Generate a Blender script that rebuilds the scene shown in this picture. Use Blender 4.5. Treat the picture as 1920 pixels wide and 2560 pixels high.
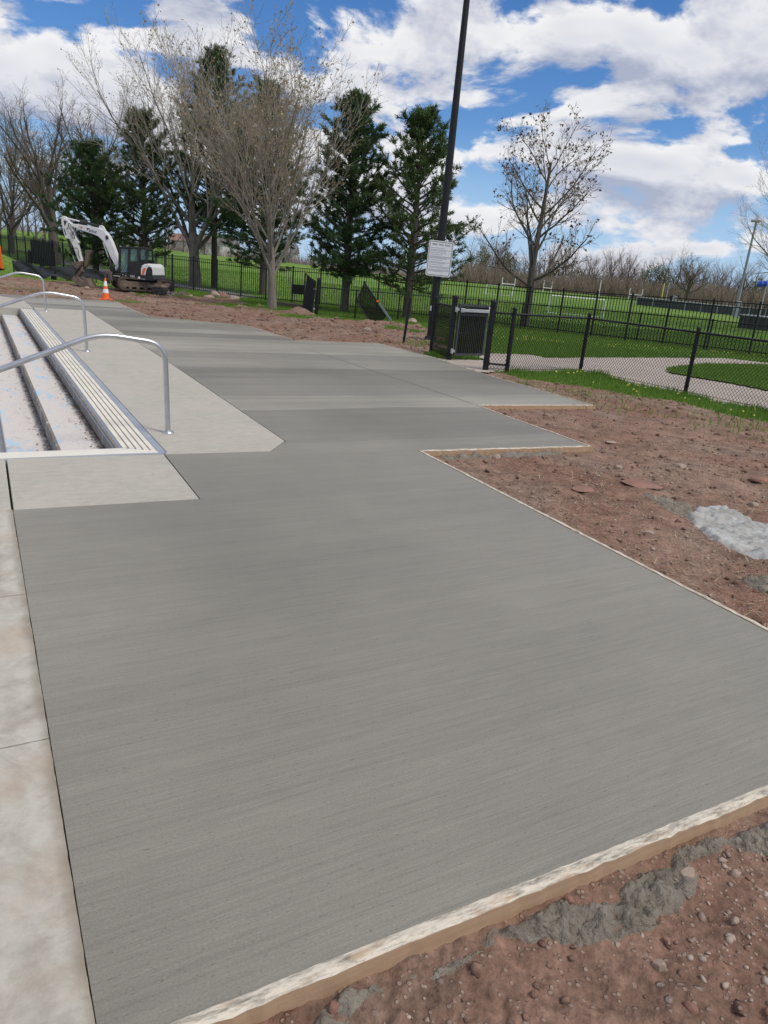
import bpy, bmesh, math, random
import numpy as np
from mathutils import Vector, Matrix

# ------------------------------------------------------------------ camera, world, sun
scene = bpy.context.scene
for o in list(bpy.data.objects): bpy.data.objects.remove(o)
C = scene.collection
F, CX, CY, H = 1775., 960., 1280., 1.6          # focal length and centre in photo pixels, eye height in metres
PITCH = math.atan(592 / F); ROLL = math.radians(5.07)
cam_d = bpy.data.cameras.new('camera'); cam = bpy.data.objects.new('camera', cam_d); C.objects.link(cam)
cam_d.sensor_fit = 'VERTICAL'; cam_d.sensor_height = 24.0; cam_d.lens = 24.0 * F / 2560.
cam_d.clip_start = 0.05; cam_d.clip_end = 4000
_r = Matrix.Rotation(math.pi / 2 - PITCH, 4, 'X') @ Matrix.Rotation(ROLL, 4, 'Z')
cam.matrix_world = Matrix.Translation((0, 0, H)) @ _r
scene.camera = cam
scene.render.resolution_x = 768; scene.render.resolution_y = 1024

SUN_EL, SUN_AZ = math.radians(54), math.radians(118)      # azimuth measured from +Y (straight ahead) towards +X
world = bpy.data.worlds.new('World'); scene.world = world; world.use_nodes = True
wn = world.node_tree; wn.nodes.clear()
def N(t, kind, **kw):
    n = t.nodes.new(kind)
    for k, v in kw.items(): setattr(n, k, v)
    return n
SKY_SEED = 18.4
def sky_nodes():
    t = wn; L = t.links.new
    out = N(t, 'ShaderNodeOutputWorld'); bg = N(t, 'ShaderNodeBackground'); bg.inputs['Strength'].default_value = 0.10
    sky = N(t, 'ShaderNodeTexSky', sky_type='NISHITA'); sky.sun_disc = False
    sky.sun_elevation = SUN_EL; sky.sun_rotation = SUN_AZ; sky.air_density = 1.0; sky.dust_density = 0.15; sky.ozone_density = 2.5
    tc = N(t, 'ShaderNodeTexCoord'); sp = N(t, 'ShaderNodeSeparateXYZ'); L(tc.outputs['Generated'], sp.inputs[0])
    def math_(op, a, b=None, c=None, clamp=False):
        m = N(t, 'ShaderNodeMath', operation=op); m.use_clamp = clamp
        for i, x in enumerate((a, b, c)):
            if x is None: continue
            if isinstance(x, (int, float)): m.inputs[i].default_value = x
            else: L(x, m.inputs[i])
        return m.outputs[0]
    zc = math_('MAXIMUM', sp.outputs[2], 0.0)
    def dens(dz, detail, sc=1.0, ox=0.0, ro=0.56):
        cb = N(t, 'ShaderNodeCombineXYZ')
        L(math_('ADD', sp.outputs[0], 3.1 + ox), cb.inputs[0]); L(math_('ADD', sp.outputs[1], 1.7), cb.inputs[1])
        L(math_('ADD', math_('MULTIPLY', math_('ADD', zc, dz), 2.3), SKY_SEED), cb.inputs[2])
        n = N(t, 'ShaderNodeTexNoise', noise_dimensions='3D'); n.inputs['Scale'].default_value = 4.9 * sc
        n.inputs['Detail'].default_value = detail; n.inputs['Roughness'].default_value = ro; n.inputs['Distortion'].default_value = 0.25
        L(cb.outputs[0], n.inputs['Vector']); return n.outputs[0]
    d0 = dens(0, 11.0); d1 = dens(0.028, 5.0); d2 = dens(0.0, 3.0)
    low = N(t, 'ShaderNodeMapRange'); low.interpolation_type = 'SMOOTHSTEP'      # fewer clouds low down at the horizon
    L(zc, low.inputs[0]); low.inputs[1].default_value = 0.0; low.inputs[2].default_value = 0.095; low.inputs[3].default_value = -0.12; low.inputs[4].default_value = 0.065
    dd = math_('ADD', d0, low.outputs[0])
    cov = N(t, 'ShaderNodeMapRange'); cov.interpolation_type = 'SMOOTHSTEP'
    L(dd, cov.inputs[0]); cov.inputs[1].default_value = 0.498; cov.inputs[2].default_value = 0.562
    sh = math_('SUBTRACT', d0, d1)                 # denser below than above: the lit top side
    lit = N(t, 'ShaderNodeMapRange'); L(sh, lit.inputs[0]); lit.inputs[1].default_value = -0.095; lit.inputs[2].default_value = 0.06
    thick = N(t, 'ShaderNodeMapRange'); L(d2, thick.inputs[0]); thick.inputs[1].default_value = 0.46; thick.inputs[2].default_value = 0.70
    thick.inputs[3].default_value = 1.0; thick.inputs[4].default_value = 0.4
    tot = math_('MULTIPLY', lit.outputs[0], thick.outputs[0], clamp=True)
    cr = N(t, 'ShaderNodeMix', data_type='RGBA'); L(tot, cr.inputs[0])
    cr.inputs[6].default_value = (4.2, 4.6, 5.9, 1); cr.inputs[7].default_value = (9.6, 9.5, 9.5, 1)
    tint = N(t, 'ShaderNodeMix', data_type='RGBA'); tint.blend_type = 'MULTIPLY'; tint.inputs[0].default_value = 1.0
    hs = N(t, 'ShaderNodeHueSaturation'); hs.inputs['Saturation'].default_value = 1.18; hs.inputs['Value'].default_value = 1.0
    L(sky.outputs[0], tint.inputs[6]); tint.inputs[7].default_value = (0.88, 0.96, 1.15, 1)
    L(tint.outputs[2], hs.inputs['Color'])
    hz = N(t, 'ShaderNodeMapRange'); hz.interpolation_type = 'SMOOTHSTEP'; L(zc, hz.inputs[0]); hz.inputs[1].default_value = 0.0; hz.inputs[2].default_value = 0.20; hz.inputs[3].default_value = 0.85; hz.inputs[4].default_value = 0.0
    air = N(t, 'ShaderNodeMix', data_type='RGBA'); L(hz.outputs[0], air.inputs[0]); L(hs.outputs[0], air.inputs[6]); air.inputs[7].default_value = (4.3, 6.3, 9.0, 1)
    mx = N(t, 'ShaderNodeMix', data_type='RGBA'); L(math_('MULTIPLY', cov.outputs[0], 0.97), mx.inputs[0])
    L(air.outputs[2], mx.inputs[6]); L(cr.outputs[2], mx.inputs[7])
    L(mx.outputs[2], bg.inputs[0]); L(bg.outputs[0], out.inputs[0])
sky_nodes()
sd = bpy.data.lights.new('sun', 'SUN'); sd.energy = 2.5; sd.angle = math.radians(16); sd.color = (1, 0.94, 0.83)
sun = bpy.data.objects.new('sun', sd); C.objects.link(sun)
sdir = Vector((math.sin(SUN_AZ) * math.cos(SUN_EL), math.cos(SUN_AZ) * math.cos(SUN_EL), math.sin(SUN_EL)))
sun.rotation_euler = (-sdir).to_track_quat('-Z', 'Y').to_euler()
vs = scene.view_settings; vs.view_transform = 'Standard'; vs.look = 'None'; vs.exposure = 0.0; vs.gamma = 1.0; vs.use_curve_mapping = False

# ------------------------------------------------------------------ pixels to directions
CP, SP = math.cos(PITCH), math.sin(PITCH); CR, SR = math.cos(ROLL), math.sin(ROLL)
def ray(x, y):
    u = (x - CX) / F; v = -(y - CY) / F
    a = u * CR - v * SR; b = u * SR + v * CR
    return a, CP + b * SP, -SP + b * CP
def G(x, y, z=0.):
    d = ray(x, y); t = (z - H) / d[2]
    return Vector((d[0] * t, d[1] * t, z))
def D(x, y, Y):
    d = ray(x, y); t = Y / d[1]
    return Vector((d[0] * t, Y, H + d[2] * t))

# terrain height from a few levelled points
CTRL = np.array([(0, 0, -.055), (1.5, .8, -.055), (3, 3, -.06), (5, 5, -.055), (-3, 2, -.07), (4, 10, -.055), (8, 8, -.06), (9, 15, -.05), (2, 18, -.055), (-2, 19.5, -.045), (-6, 21.5, -.045), (-8, 25, -.05), (-13, 25, -.05), (-4, 17.5, -.05),
  (-5.5, 31, -.2), (0, 31, -.2), (5.7, 33, -.2), (14, 18, -.03), (-11, 27, -.08), (-3.8, 37.3, -.22), (-.7, 37.5, -.22), (7.5, 31.5, -.17), (9.9, 28.5, -.1), (12.9, 26.8, -.05),
  (-12.9, 42, -.16), (-12.8, 38.4, -.36), (-17, 38, -.3), (-9, 37, -.3), (-21, 48, -.02), (-30.5, 58, .2), (-26, 56, .17), (-40, 70, .8), (15, 60, -.1), (0, 70, .2), (-20, 80, .7), (30, 90, .3),
  (-60, 130, 3.3), (-30, 130, 2.1), (-100, 120, 3.6), (0, 140, 1.5), (40, 150, 1.25), (90, 150, 1.2), (200, 200, 1.2), (-200, 200, 3.4), (0, 400, 1.6), (0, -60, -.1), (80, 0, -.05), (-80, 0, 0.)])
def tz(x, y):
    x = np.atleast_1d(np.asarray(x, float)); y = np.atleast_1d(np.asarray(y, float))
    num = np.zeros(x.shape); den = np.zeros(x.shape)
    for cx, cy, cz in CTRL:
        s = 4.0 + 0.0 * cx
        w = 1.0 / ((x - cx) ** 2 + (y - cy) ** 2 + s) ** 1.8
        num += w * cz; den += w
    return num / den
def tz1(x, y): return float(tz(x, y)[0])
def GT(x, y):                                     # where a pixel's direction meets the ground
    z = -.1
    for _ in range(8):
        p = G(x, y, z); z = .5 * z + .5 * tz1(p.x, p.y)
    return Vector((p.x, p.y, tz1(p.x, p.y)))

# walkway frame: u to the right across the walk, v along it
UA = math.atan2(.505, .8631); UC, US = math.cos(UA), math.sin(UA)
def W(u, v, z=0.): return Vector((UC * u - US * v, US * u + UC * v, z))

# ------------------------------------------------------------------ noise in numpy
def _hash(ix, iy, s):
    n = (ix.astype(np.int64) * 374761393 + iy.astype(np.int64) * 668265263 + s * 1274126177) & 0x7fffffff
    n = ((n ^ (n >> 13)) * 1274126177) & 0x7fffffff
    return ((n ^ (n >> 16)) & 0xffff) / 65535.0
def vnoise(x, y, s=0):
    ix = np.floor(x); iy = np.floor(y); fx = x - ix; fy = y - iy
    fx = fx * fx * (3 - 2 * fx); fy = fy * fy * (3 - 2 * fy)
    a = _hash(ix, iy, s); b = _hash(ix + 1, iy, s); c = _hash(ix, iy + 1, s); d = _hash(ix + 1, iy + 1, s)
    return (a + (b - a) * fx) * (1 - fy) + (c + (d - c) * fx) * fy
def fbm(x, y, sc, oc=4, s=0, g=.5):
    v = 0; a = 1; t = 0
    for i in range(oc):
        v = v + a * vnoise(x * sc + 17.3 * i, y * sc - 9.1 * i, s + i); t += a; a *= g; sc *= 2.03
    return v / t
def sstep(a, b, x):
    t = np.clip((x - a) / (b - a), 0, 1); return t * t * (3 - 2 * t)
def inpoly(px, py, poly):
    r = np.zeros(np.shape(px), bool); n = len(poly)
    for i in range(n):
        x1, y1 = poly[i][0], poly[i][1]; x2, y2 = poly[(i + 1) % n][0], poly[(i + 1) % n][1]
        if y1 == y2: continue
        c = ((y1 > py) != (y2 > py)) & (px < (x2 - x1) * (py - y1) / (y2 - y1) + x1)
        r ^= c
    return r

# ------------------------------------------------------------------ mesh helpers
def np_mesh(name, verts, faces, smooth=False):
    verts = np.asarray(verts, np.float32); faces = np.asarray(faces, np.int32)
    me = bpy.data.meshes.new(name); k = faces.shape[1]
    me.vertices.add(len(verts)); me.vertices.foreach_set('co', verts.ravel())
    me.loops.add(faces.size); me.loops.foreach_set('vertex_index', faces.ravel())
    me.polygons.add(len(faces)); me.polygons.foreach_set('loop_start', np.arange(0, faces.size, k, dtype=np.int32))
    me.polygons.foreach_set('loop_total', np.full(len(faces), k, np.int32))
    if smooth: me.polygons.foreach_set('use_smooth', np.ones(len(faces), bool))
    me.update(); return me
def link(name, me, m, parent=None):
    o = bpy.data.objects.new(name, me); C.objects.link(o)
    if m is not None and me is not None and len(me.materials) == 0: me.materials.append(m)
    if parent is not None: o.parent = parent
    return o
def tag(o, label, cat, group=None):
    o['label'] = label; o['category'] = cat
    if group: o['group'] = group
    return o
def struct(o): o['kind'] = 'structure'; return o
def stuff(o): o['kind'] = 'stuff'; return o
def thing(name, label, cat, loc=(0, 0, 0), rz=0., group=None):
    o = bpy.data.objects.new(name, None); C.objects.link(o); o.empty_display_size = .1
    o.location = loc; o.rotation_euler = (0, 0, rz); return tag(o, label, cat, group)
class MB:
    def __init__(s): s.v = []; s.f = []; s.sm = []
    def add(s, vs, fs, sm=False):
        b = len(s.v); s.v += [tuple(p) for p in vs]; s.f += [tuple(i + b for i in f) for f in fs]; s.sm += [sm] * len(fs); return s
    def box(s, c, d, R=None):
        x, y, z = d[0] / 2, d[1] / 2, d[2] / 2
        vs = [Vector((a, b, e)) for a in (-x, x) for b in (-y, y) for e in (-z, z)]
        if R is not None: vs = [R @ p for p in vs]
        c = Vector(c)
        return s.add([p + c for p in vs], [(0, 1, 3, 2), (4, 6, 7, 5), (0, 4, 5, 1), (2, 3, 7, 6), (0, 2, 6, 4), (1, 5, 7, 3)])
    def bar(s, a, b, w, h, up=(0, 0, 1)):          # a square bar from a to b
        a = Vector(a); b = Vector(b); d = (b - a); L = d.length; d.normalize(); u = Vector(up)
        x = d.cross(u)
        if x.length < 1e-4: x = d.cross(Vector((1, 0, 0)))
        x.normalize(); u = x.cross(d)
        R = Matrix((x, d, u)).transposed()
        return s.box((a + b) / 2, (w, L, h), R)
    def tube(s, pts, r, n=10, cap=True, sm=True):
        pts = [Vector(p) for p in pts]; rs = r if isinstance(r, (list, tuple)) else [r] * len(pts)
        t0 = (pts[1] - pts[0]).normalized(); x = t0.cross(Vector((0, 0, 1)))
        if x.length < 1e-3: x = t0.cross(Vector((1, 0, 0)))
        x.normalize(); rings = []
        for i, p in enumerate(pts):
            t = (pts[min(i + 1, len(pts) - 1)] - pts[max(i - 1, 0)]).normalized()
            x = (x - t * x.dot(t)); x.normalize(); y = t.cross(x)
            rings.append([p + (x * math.cos(2 * math.pi * k / n) + y * math.sin(2 * math.pi * k / n)) * rs[i] for k in range(n)])
        vs = [q for g in rings for q in g]
        fs = [(i * n + k, i * n + (k + 1) % n, (i + 1) * n + (k + 1) % n, (i + 1) * n + k) for i in range(len(pts) - 1) for k in range(n)]
        s.add(vs, fs, sm)
        if cap:
            s.add(rings[0], [tuple(range(n - 1, -1, -1))]); s.add(rings[-1], [tuple(range(n))])
        return s
    def prism(s, poly, z0, z1, ax=2):              # polygon extruded along axis ax (2: xy polygon, 1: xz polygon along y)
        n = len(poly)
        if ax == 2: a = [(p[0], p[1], z0) for p in poly]; b = [(p[0], p[1], z1) for p in poly]
        else: a = [(p[0], z0, p[1]) for p in poly]; b = [(p[0], z1, p[1]) for p in poly]
        return s.add(a + b, [tuple(range(n - 1, -1, -1)), tuple(range(n, 2 * n))] + [(i, (i + 1) % n, n + (i + 1) % n, n + i) for i in range(n)])
    def mesh(s, name, bevel=0.):
        me = bpy.data.meshes.new(name); me.from_pydata([tuple(p) for p in s.v], [], s.f); me.polygons.foreach_set('use_smooth', s.sm)
        bm = bmesh.new(); bm.from_mesh(me); bmesh.ops.recalc_face_normals(bm, faces=bm.faces)
        if bevel > 0:
            es = [e for e in bm.edges if len(e.link_faces) == 2 and e.calc_face_angle(0) > .6 and not e.link_faces[0].smooth]
            bmesh.ops.bevel(bm, geom=es, offset=bevel, segments=2, affect='EDGES', clamp_overlap=True, profile=.5)
        bm.to_mesh(me); bm.free(); me.update(); return me
    def build(s, name, m, parent=None, bevel=0.): return link(name, s.mesh(name, bevel), m, parent)

# ------------------------------------------------------------------ materials
def newmat(name):
    m = bpy.data.materials.new(name); m.use_nodes = True; t = m.node_tree
    return m, t, t.nodes['Principled BSDF']
def tex(t, kind, vec, scale, detail=4., rough=.55, dim='3D', dist=0.):
    n = N(t, kind)
    if kind == 'ShaderNodeTexNoise': n.noise_dimensions = dim; n.inputs['Detail'].default_value = detail; n.inputs['Roughness'].default_value = rough; n.inputs['Distortion'].default_value = dist
    n.inputs['Scale'].default_value = scale
    if vec is not None: t.links.new(vec, n.inputs['Vector'])
    return n
def mapping(t, scale=(1, 1, 1), loc=(0, 0, 0), rot=(0, 0, 0), src='Object'):
    tc = N(t, 'ShaderNodeTexCoord'); mp = N(t, 'ShaderNodeMapping'); mp.inputs['Scale'].default_value = scale; mp.inputs['Location'].default_value = loc; mp.inputs['Rotation'].default_value = rot
    t.links.new(tc.outputs[src], mp.inputs[0]); return mp.outputs[0]
def ramp(t, fac, stops, inter='LINEAR'):
    r = N(t, 'ShaderNodeValToRGB'); r.color_ramp.interpolation = inter; e = r.color_ramp.elements
    while len(e) < len(stops): e.new(.5)
    for q, (p, c) in zip(e, stops): q.position = p; q.color = (c, c, c, 1) if isinstance(c, (int, float)) else (*c, 1)
    t.links.new(fac, r.inputs[0]); return r.outputs[0]
def mix(t, fac, a, b, mode='MIX'):
    m = N(t, 'ShaderNodeMix', data_type='RGBA'); m.blend_type = mode
    for i, x in ((0, fac), (6, a), (7, b)):
        if isinstance(x, (int, float)): m.inputs[i].default_value = x
        elif isinstance(x, tuple): m.inputs[i].default_value = (*x, 1)
        else: t.links.new(x, m.inputs[i])
    return m.outputs[2]
def mth(t, op, a, b=0., clamp=False):
    m = N(t, 'ShaderNodeMath', operation=op); m.use_clamp = clamp
    for i, x in enumerate((a, b)):
        if isinstance(x, (int, float)): m.inputs[i].default_value = x
        else: t.links.new(x, m.inputs[i])
    return m.outputs[0]
def bump(t, b, h, strength=.3, dist=.01, prev=None):
    n = N(t, 'ShaderNodeBump'); n.inputs['Strength'].default_value = strength; n.inputs['Distance'].default_value = dist
    t.links.new(h, n.inputs['Height'])
    if prev is not None: t.links.new(prev, n.inputs['Normal'])
    t.links.new(n.outputs[0], b.inputs['Normal']); return n.outputs[0]
def M(name, c1, c2=None, scale=6., rough=.6, metal=0., bmp=0., bscale=40., dist=.005, stretch=(1, 1, 1), spec=None, src='Object'):
    m, t, b = newmat(name); b.inputs['Roughness'].default_value = rough; b.inputs['Metallic'].default_value = metal
    if spec is not None: b.inputs['Specular IOR Level'].default_value = spec
    if c2 is None: b.inputs['Base Color'].default_value = (*c1, 1)
    vec = mapping(t, stretch, src=src)
    if c2 is not None:
        n = tex(t, 'ShaderNodeTexNoise', vec, scale, 6., .6)
        f = ramp(t, n.outputs[0], [(.32, 0.), (.68, 1.)])
        t.links.new(mix(t, f, c1, c2), b.inputs['Base Color'])
    if bmp > 0: bump(t, b, tex(t, 'ShaderNodeTexNoise', vec, bscale, 5.).outputs[0], bmp, dist)
    return m
def T(m): return m.node_tree, m.node_tree.nodes['Principled BSDF']

def m_fresh():
    m, t, b = newmat('fresh_concrete'); L = t.links.new
    tc = N(t, 'ShaderNodeTexCoord'); sp = N(t, 'ShaderNodeSeparateXYZ'); L(tc.outputs['Object'], sp.inputs[0])
    # broom strokes run across the walk (local x)
    wob = tex(t, 'ShaderNodeTexNoise', mapping(t, (.7, .7, 1)), 1., 2.)
    add = N(t, 'ShaderNodeVectorMath', operation='MULTIPLY_ADD'); L(wob.outputs['Color'], add.inputs[0]); add.inputs[1].default_value = (0, .018, 0); L(tc.outputs['Object'], add.inputs[2])
    def st(sx, sy, scale, det, ro=.6):
        mp = N(t, 'ShaderNodeMapping'); mp.inputs['Scale'].default_value = (sx, sy, 1); mp.inputs['Rotation'].default_value = (0, 0, math.radians(-3)); L(add.outputs[0], mp.inputs[0])
        return tex(t, 'ShaderNodeTexNoise', mp.outputs[0], scale, det, ro).outputs[0]
    s1 = st(.7, 48, 1, 5); s2 = st(5, 150, 1, 3); s3 = st(.35, 7, 1, 4); s4 = st(34, 95, 1, 4, .72)
    big = tex(t, 'ShaderNodeTexNoise', mapping(t, (.38, .30, 1), (2.3, .4, 0)), 1., 5., .55).outputs[0]
    grain = tex(t, 'ShaderNodeTexNoise', mapping(t), 240., 2.).outputs[0]
    col = mix(t, ramp(t, big, [(.3, 0.), (.7, 1.)]), (.196, .185, .155), (.272, .256, .218))
    col = mix(t, .8, col, ramp(t, s1, [(.3, .89), (.5, 1.0), (.7, 1.06)]), 'MULTIPLY')
    col = mix(t, .8, col, ramp(t, s3, [(.3, .93), (.7, 1.06)]), 'MULTIPLY')
    col = mix(t, .7, col, ramp(t, s2, [(.3, .84), (.7, 1.12)]), 'MULTIPLY')
    col = mix(t, 1., col, ramp(t, s4, [(.29, .5), (.39, 1.)]), 'MULTIPLY')
    col = mix(t, .6, col, ramp(t, tex(t, 'ShaderNodeTexNoise', mapping(t, (1, 1.6, 1)), 130., 3., .75).outputs[0], [(.3, .70), (.7, 1.24)]), 'MULTIPLY')
    # alternate broom passes beyond the first pour
    vo = N(t, 'ShaderNodeTexVoronoi', voronoi_dimensions='1D'); vo.inputs['Scale'].default_value = 1.15
    vv = mth(t, 'ADD', sp.outputs[1], mth(t, 'MULTIPLY', wob.outputs[0], .25)); L(vv, vo.inputs['W'])
    band = ramp(t, vo.outputs['Color'], [(.2, .78), (.5, 1.0), (.8, 1.42)])
    mr = N(t, 'ShaderNodeMapRange'); L(sp.outputs[1], mr.inputs[0]); mr.inputs[1].default_value = 5.75; mr.inputs[2].default_value = 5.9
    brk = ramp(t, st(.25, 2.5, 1, 3), [(.35, .35), (.6, 1.)])
    col = mix(t, mth(t, 'MULTIPLY', mr.outputs[0], brk), col, mix(t, 1., col, band, 'MULTIPLY'))
    # seam left by a pulled form board
    ln = mth(t, 'ABSOLUTE', mth(t, 'SUBTRACT', mth(t, 'ADD', sp.outputs[0], mth(t, 'MULTIPLY', wob.outputs[0], .06)), 5.97)); l1 = ramp(t, ln, [(.012, .55), (.05, 0.)])
    mr2 = N(t, 'ShaderNodeMapRange'); L(sp.outputs[1], mr2.inputs[0]); mr2.inputs[1].default_value = 7.9; mr2.inputs[2].default_value = 8.0
    mr3 = N(t, 'ShaderNodeMapRange'); L(sp.outputs[1], mr3.inputs[0]); mr3.inputs[1].default_value = 12.; mr3.inputs[2].default_value = 15.; mr3.inputs[3].default_value = 1.; mr3.inputs[4].default_value = 0.
    col = mix(t, mth(t, 'MULTIPLY', l1, mth(t, 'MULTIPLY', mr2.outputs[0], mr3.outputs[0])), col, (.11, .10, .085))
    L(col, b.inputs['Base Color'])
    rr = mth(t, 'ADD', mth(t, 'MULTIPLY', big, .25), .42); L(rr, b.inputs['Roughness']); b.inputs['Specular IOR Level'].default_value = .35
    p = bump(t, b, s1, .22, .006); p = bump(t, b, s2, .25, .003, p); p = bump(t, b, s4, .2, .004, p); bump(t, b, grain, .25, .0012, p)
    return m
def m_old():
    m, t, b = newmat('old_concrete'); L = t.links.new
    n1 = tex(t, 'ShaderNodeTexNoise', mapping(t, (1, 1, 1)), 1.6, 6., .6).outputs[0]
    n2 = tex(t, 'ShaderNodeTexNoise', mapping(t, (3, 7, 1), (3, 1, 0)), 2.6, 9., .72, dist=.5).outputs[0]
    n3 = tex(t, 'ShaderNodeTexNoise', mapping(t), 160., 3.).outputs[0]
    n4 = tex(t, 'ShaderNodeTexNoise', mapping(t, (1, 1, 1), (9, 4, 0)), 5., 5., .7, dist=1.2).outputs[0]
    col = mix(t, ramp(t, n1, [(.35, 0.), (.65, 1.)]), (.37, .35, .305), (.43, .39, .335))
    col = mix(t, ramp(t, n2, [(.42, 0.), (.66, .75)]), col, (.48, .455, .39))
    col = mix(t, ramp(t, n4, [(.56, 0.), (.74, .5)]), col, (.30, .275, .24))
    col = mix(t, .6, col, ramp(t, n3, [(.3, .85), (.7, 1.1)]), 'MULTIPLY')
    L(col, b.inputs['Base Color']); b.inputs['Roughness'].default_value = .85
    p = bump(t, b, n2, .25, .004); bump(t, b, n3, .3, .0015, p)
    return m
def m_strip():                                    # weathered strip with laitance smeared along its edge
    m = m_old(); m.name = 'old_concrete_smeared'; t, b = T(m); L = t.links.new
    base = b.inputs['Base Color'].links[0].from_socket
    tc = N(t, 'ShaderNodeTexCoord'); sp = N(t, 'ShaderNodeSeparateXYZ'); L(tc.outputs['Object'], sp.inputs[0])
    n = tex(t, 'ShaderNodeTexNoise', mapping(t, (2., 3.5, 1)), 3.2, 9., .66).outputs[0]
    e = mth(t, 'ADD', sp.outputs[0], mth(t, 'MULTIPLY', mth(t, 'SUBTRACT', n, .5), .22))
    f = ramp(t, mth(t, 'ADD', e, .12), [(.0, 0.), (.07, .75), (.12, .25), (.15, .9), (.20, .25), (.23, .85)])
    n5 = tex(t, 'ShaderNodeTexNoise', mapping(t, (1, 1, 1), (5, 5, 5)), 9., 5.).outputs[0]
    col = mix(t, mth(t, 'MULTIPLY', f, .75), base, (.52, .50, .435))
    st = tex(t, 'ShaderNodeTexNoise', mapping(t, (1, 1, 1), (11, 3, 0)), 3.4, 8., .68, dist=.8).outputs[0]
    col = mix(t, ramp(t, st, [(.47, 0.), (.66, .75)]), col, (.27, .235, .195)); col = mix(t, ramp(t, tex(t, 'ShaderNodeTexNoise', mapping(t, (1, 1, 1), (1, 13, 0)), 2.1, 6., .6).outputs[0], [(.50, 0.), (.70, .6)]), col, (.40, .29, .20))
    edge = ramp(t, mth(t, 'ADD', sp.outputs[0], mth(t, 'MULTIPLY', n5, .05)), [(.088, 0.), (.125, .7)])
    col = mix(t, edge, col, (.20, .165, .12)); L(col, b.inputs['Base Color'])
    return m
def m_soil():
    m, t, b = newmat('red_soil'); L = t.links.new
    o = mapping(t)
    n1 = tex(t, 'ShaderNodeTexNoise', o, .45, 6., .6).outputs[0]; n2 = tex(t, 'ShaderNodeTexNoise', o, 5., 8., .68).outputs[0]
    n3 = tex(t, 'ShaderNodeTexNoise', o, 38., 6., .65).outputs[0]; n4 = tex(t, 'ShaderNodeTexNoise', mapping(t, (1, 1, 1), (7, 2, 1)), 1.3, 5., .65).outputs[0]
    vo = N(t, 'ShaderNodeTexVoronoi'); vo.inputs['Scale'].default_value = 60.; L(o, vo.inputs['Vector'])
    vo2 = N(t, 'ShaderNodeTexVoronoi'); vo2.inputs['Scale'].default_value = 22.; L(o, vo2.inputs['Vector'])
    col = mix(t, ramp(t, n1, [(.35, 0.), (.65, 1.)]), (.200, .108, .076), (.255, .172, .130))
    col = mix(t, ramp(t, n4, [(.5, 0.), (.72, .65)]), col, (.235, .192, .155))
    col = mix(t, .85, col, ramp(t, n2, [(.28, .42), (.72, 1.5)]), 'MULTIPLY')
    col = mix(t, .8, col, ramp(t, n3, [(.28, .5), (.72, 1.5)]), 'MULTIPLY')
    sel = ramp(t, vo.outputs['Color'], [(.66, 0.), (.70, 1.)])
    peb = mth(t, 'MULTIPLY', sel, ramp(t, vo.outputs['Distance'], [(.30, 1.), (.42, 0.)]))
    col = mix(t, mth(t, 'MULTIPLY', peb, .75), col, (.36, .27, .215))
    sel2 = ramp(t, vo2.outputs['Color'], [(.80, 0.), (.84, 1.)])
    peb2 = mth(t, 'MULTIPLY', sel2, ramp(t, vo2.outputs['Distance'], [(.18, 1.), (.30, 0.)]))
    col = mix(t, mth(t, 'MULTIPLY', peb2, .7), col, (.34, .29, .25))
    L(col, b.inputs['Base Color']); b.inputs['Roughness'].default_value = .95; b.inputs['Specular IOR Level'].default_value = .15
    hgt = mth(t, 'ADD', mth(t, 'ADD', n2, mth(t, 'MULTIPLY', n3, .6)), mth(t, 'ADD', mth(t, 'MULTIPLY', peb, .3), mth(t, 'MULTIPLY', peb2, .5)))
    bump(t, b, hgt, .8, .025); return m
def m_grass():
    m, t, b = newmat('grass_turf'); L = t.links.new; o = mapping(t)
    n1 = tex(t, 'ShaderNodeTexNoise', o, .09, 5., .6).outputs[0]; n2 = tex(t, 'ShaderNodeTexNoise', o, 2.2, 8., .7).outputs[0]; n3 = tex(t, 'ShaderNodeTexNoise', o, 45., 4., .7).outputs[0]
    col = mix(t, ramp(t, n1, [(.35, 0.), (.65, 1.)]), (.105, .205, .034), (.165, .255, .052))
    col = mix(t, .8, col, ramp(t, n2, [(.3, .7), (.7, 1.3)]), 'MULTIPLY'); col = mix(t, .6, col, ramp(t, n3, [(.3, .6), (.7, 1.35)]), 'MULTIPLY')
    n5 = tex(t, 'ShaderNodeTexNoise', mapping(t, (1, 1, 1), (3, 3, 3)), .5, 7., .65).outputs[0]; col = mix(t, ramp(t, n5, [(.56, 0.), (.74, .6)]), col, (.19, .19, .075))
    L(col, b.inputs['Base Color']); b.inputs['Roughness'].default_value = .9; b.inputs['Specular IOR Level'].default_value = .1
    bump(t, b, n3, .8, .03); return m
def m_leaf(name, c1, c2, trans=.25):
    m, t, b = newmat(name); L = t.links.new
    g = N(t, 'ShaderNodeNewGeometry')
    f = g.outputs['Random Per Island']
    L(mix(t, f, c1, c2), b.inputs['Base Color']); b.inputs['Roughness'].default_value = .6; b.inputs['Specular IOR Level'].default_value = .25
    if trans:
        tr = N(t, 'ShaderNodeBsdfTranslucent'); L(mix(t, f, c1, c2), tr.inputs[0])
        ms = N(t, 'ShaderNodeMixShader'); ms.inputs[0].default_value = trans
        out = [n for n in t.nodes if n.type == 'OUTPUT_MATERIAL'][0]
        L(b.outputs[0], ms.inputs[1]); L(tr.outputs[0], ms.inputs[2]); L(ms.outputs[0], out.inputs[0])
    return m
MAT = {}
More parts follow.
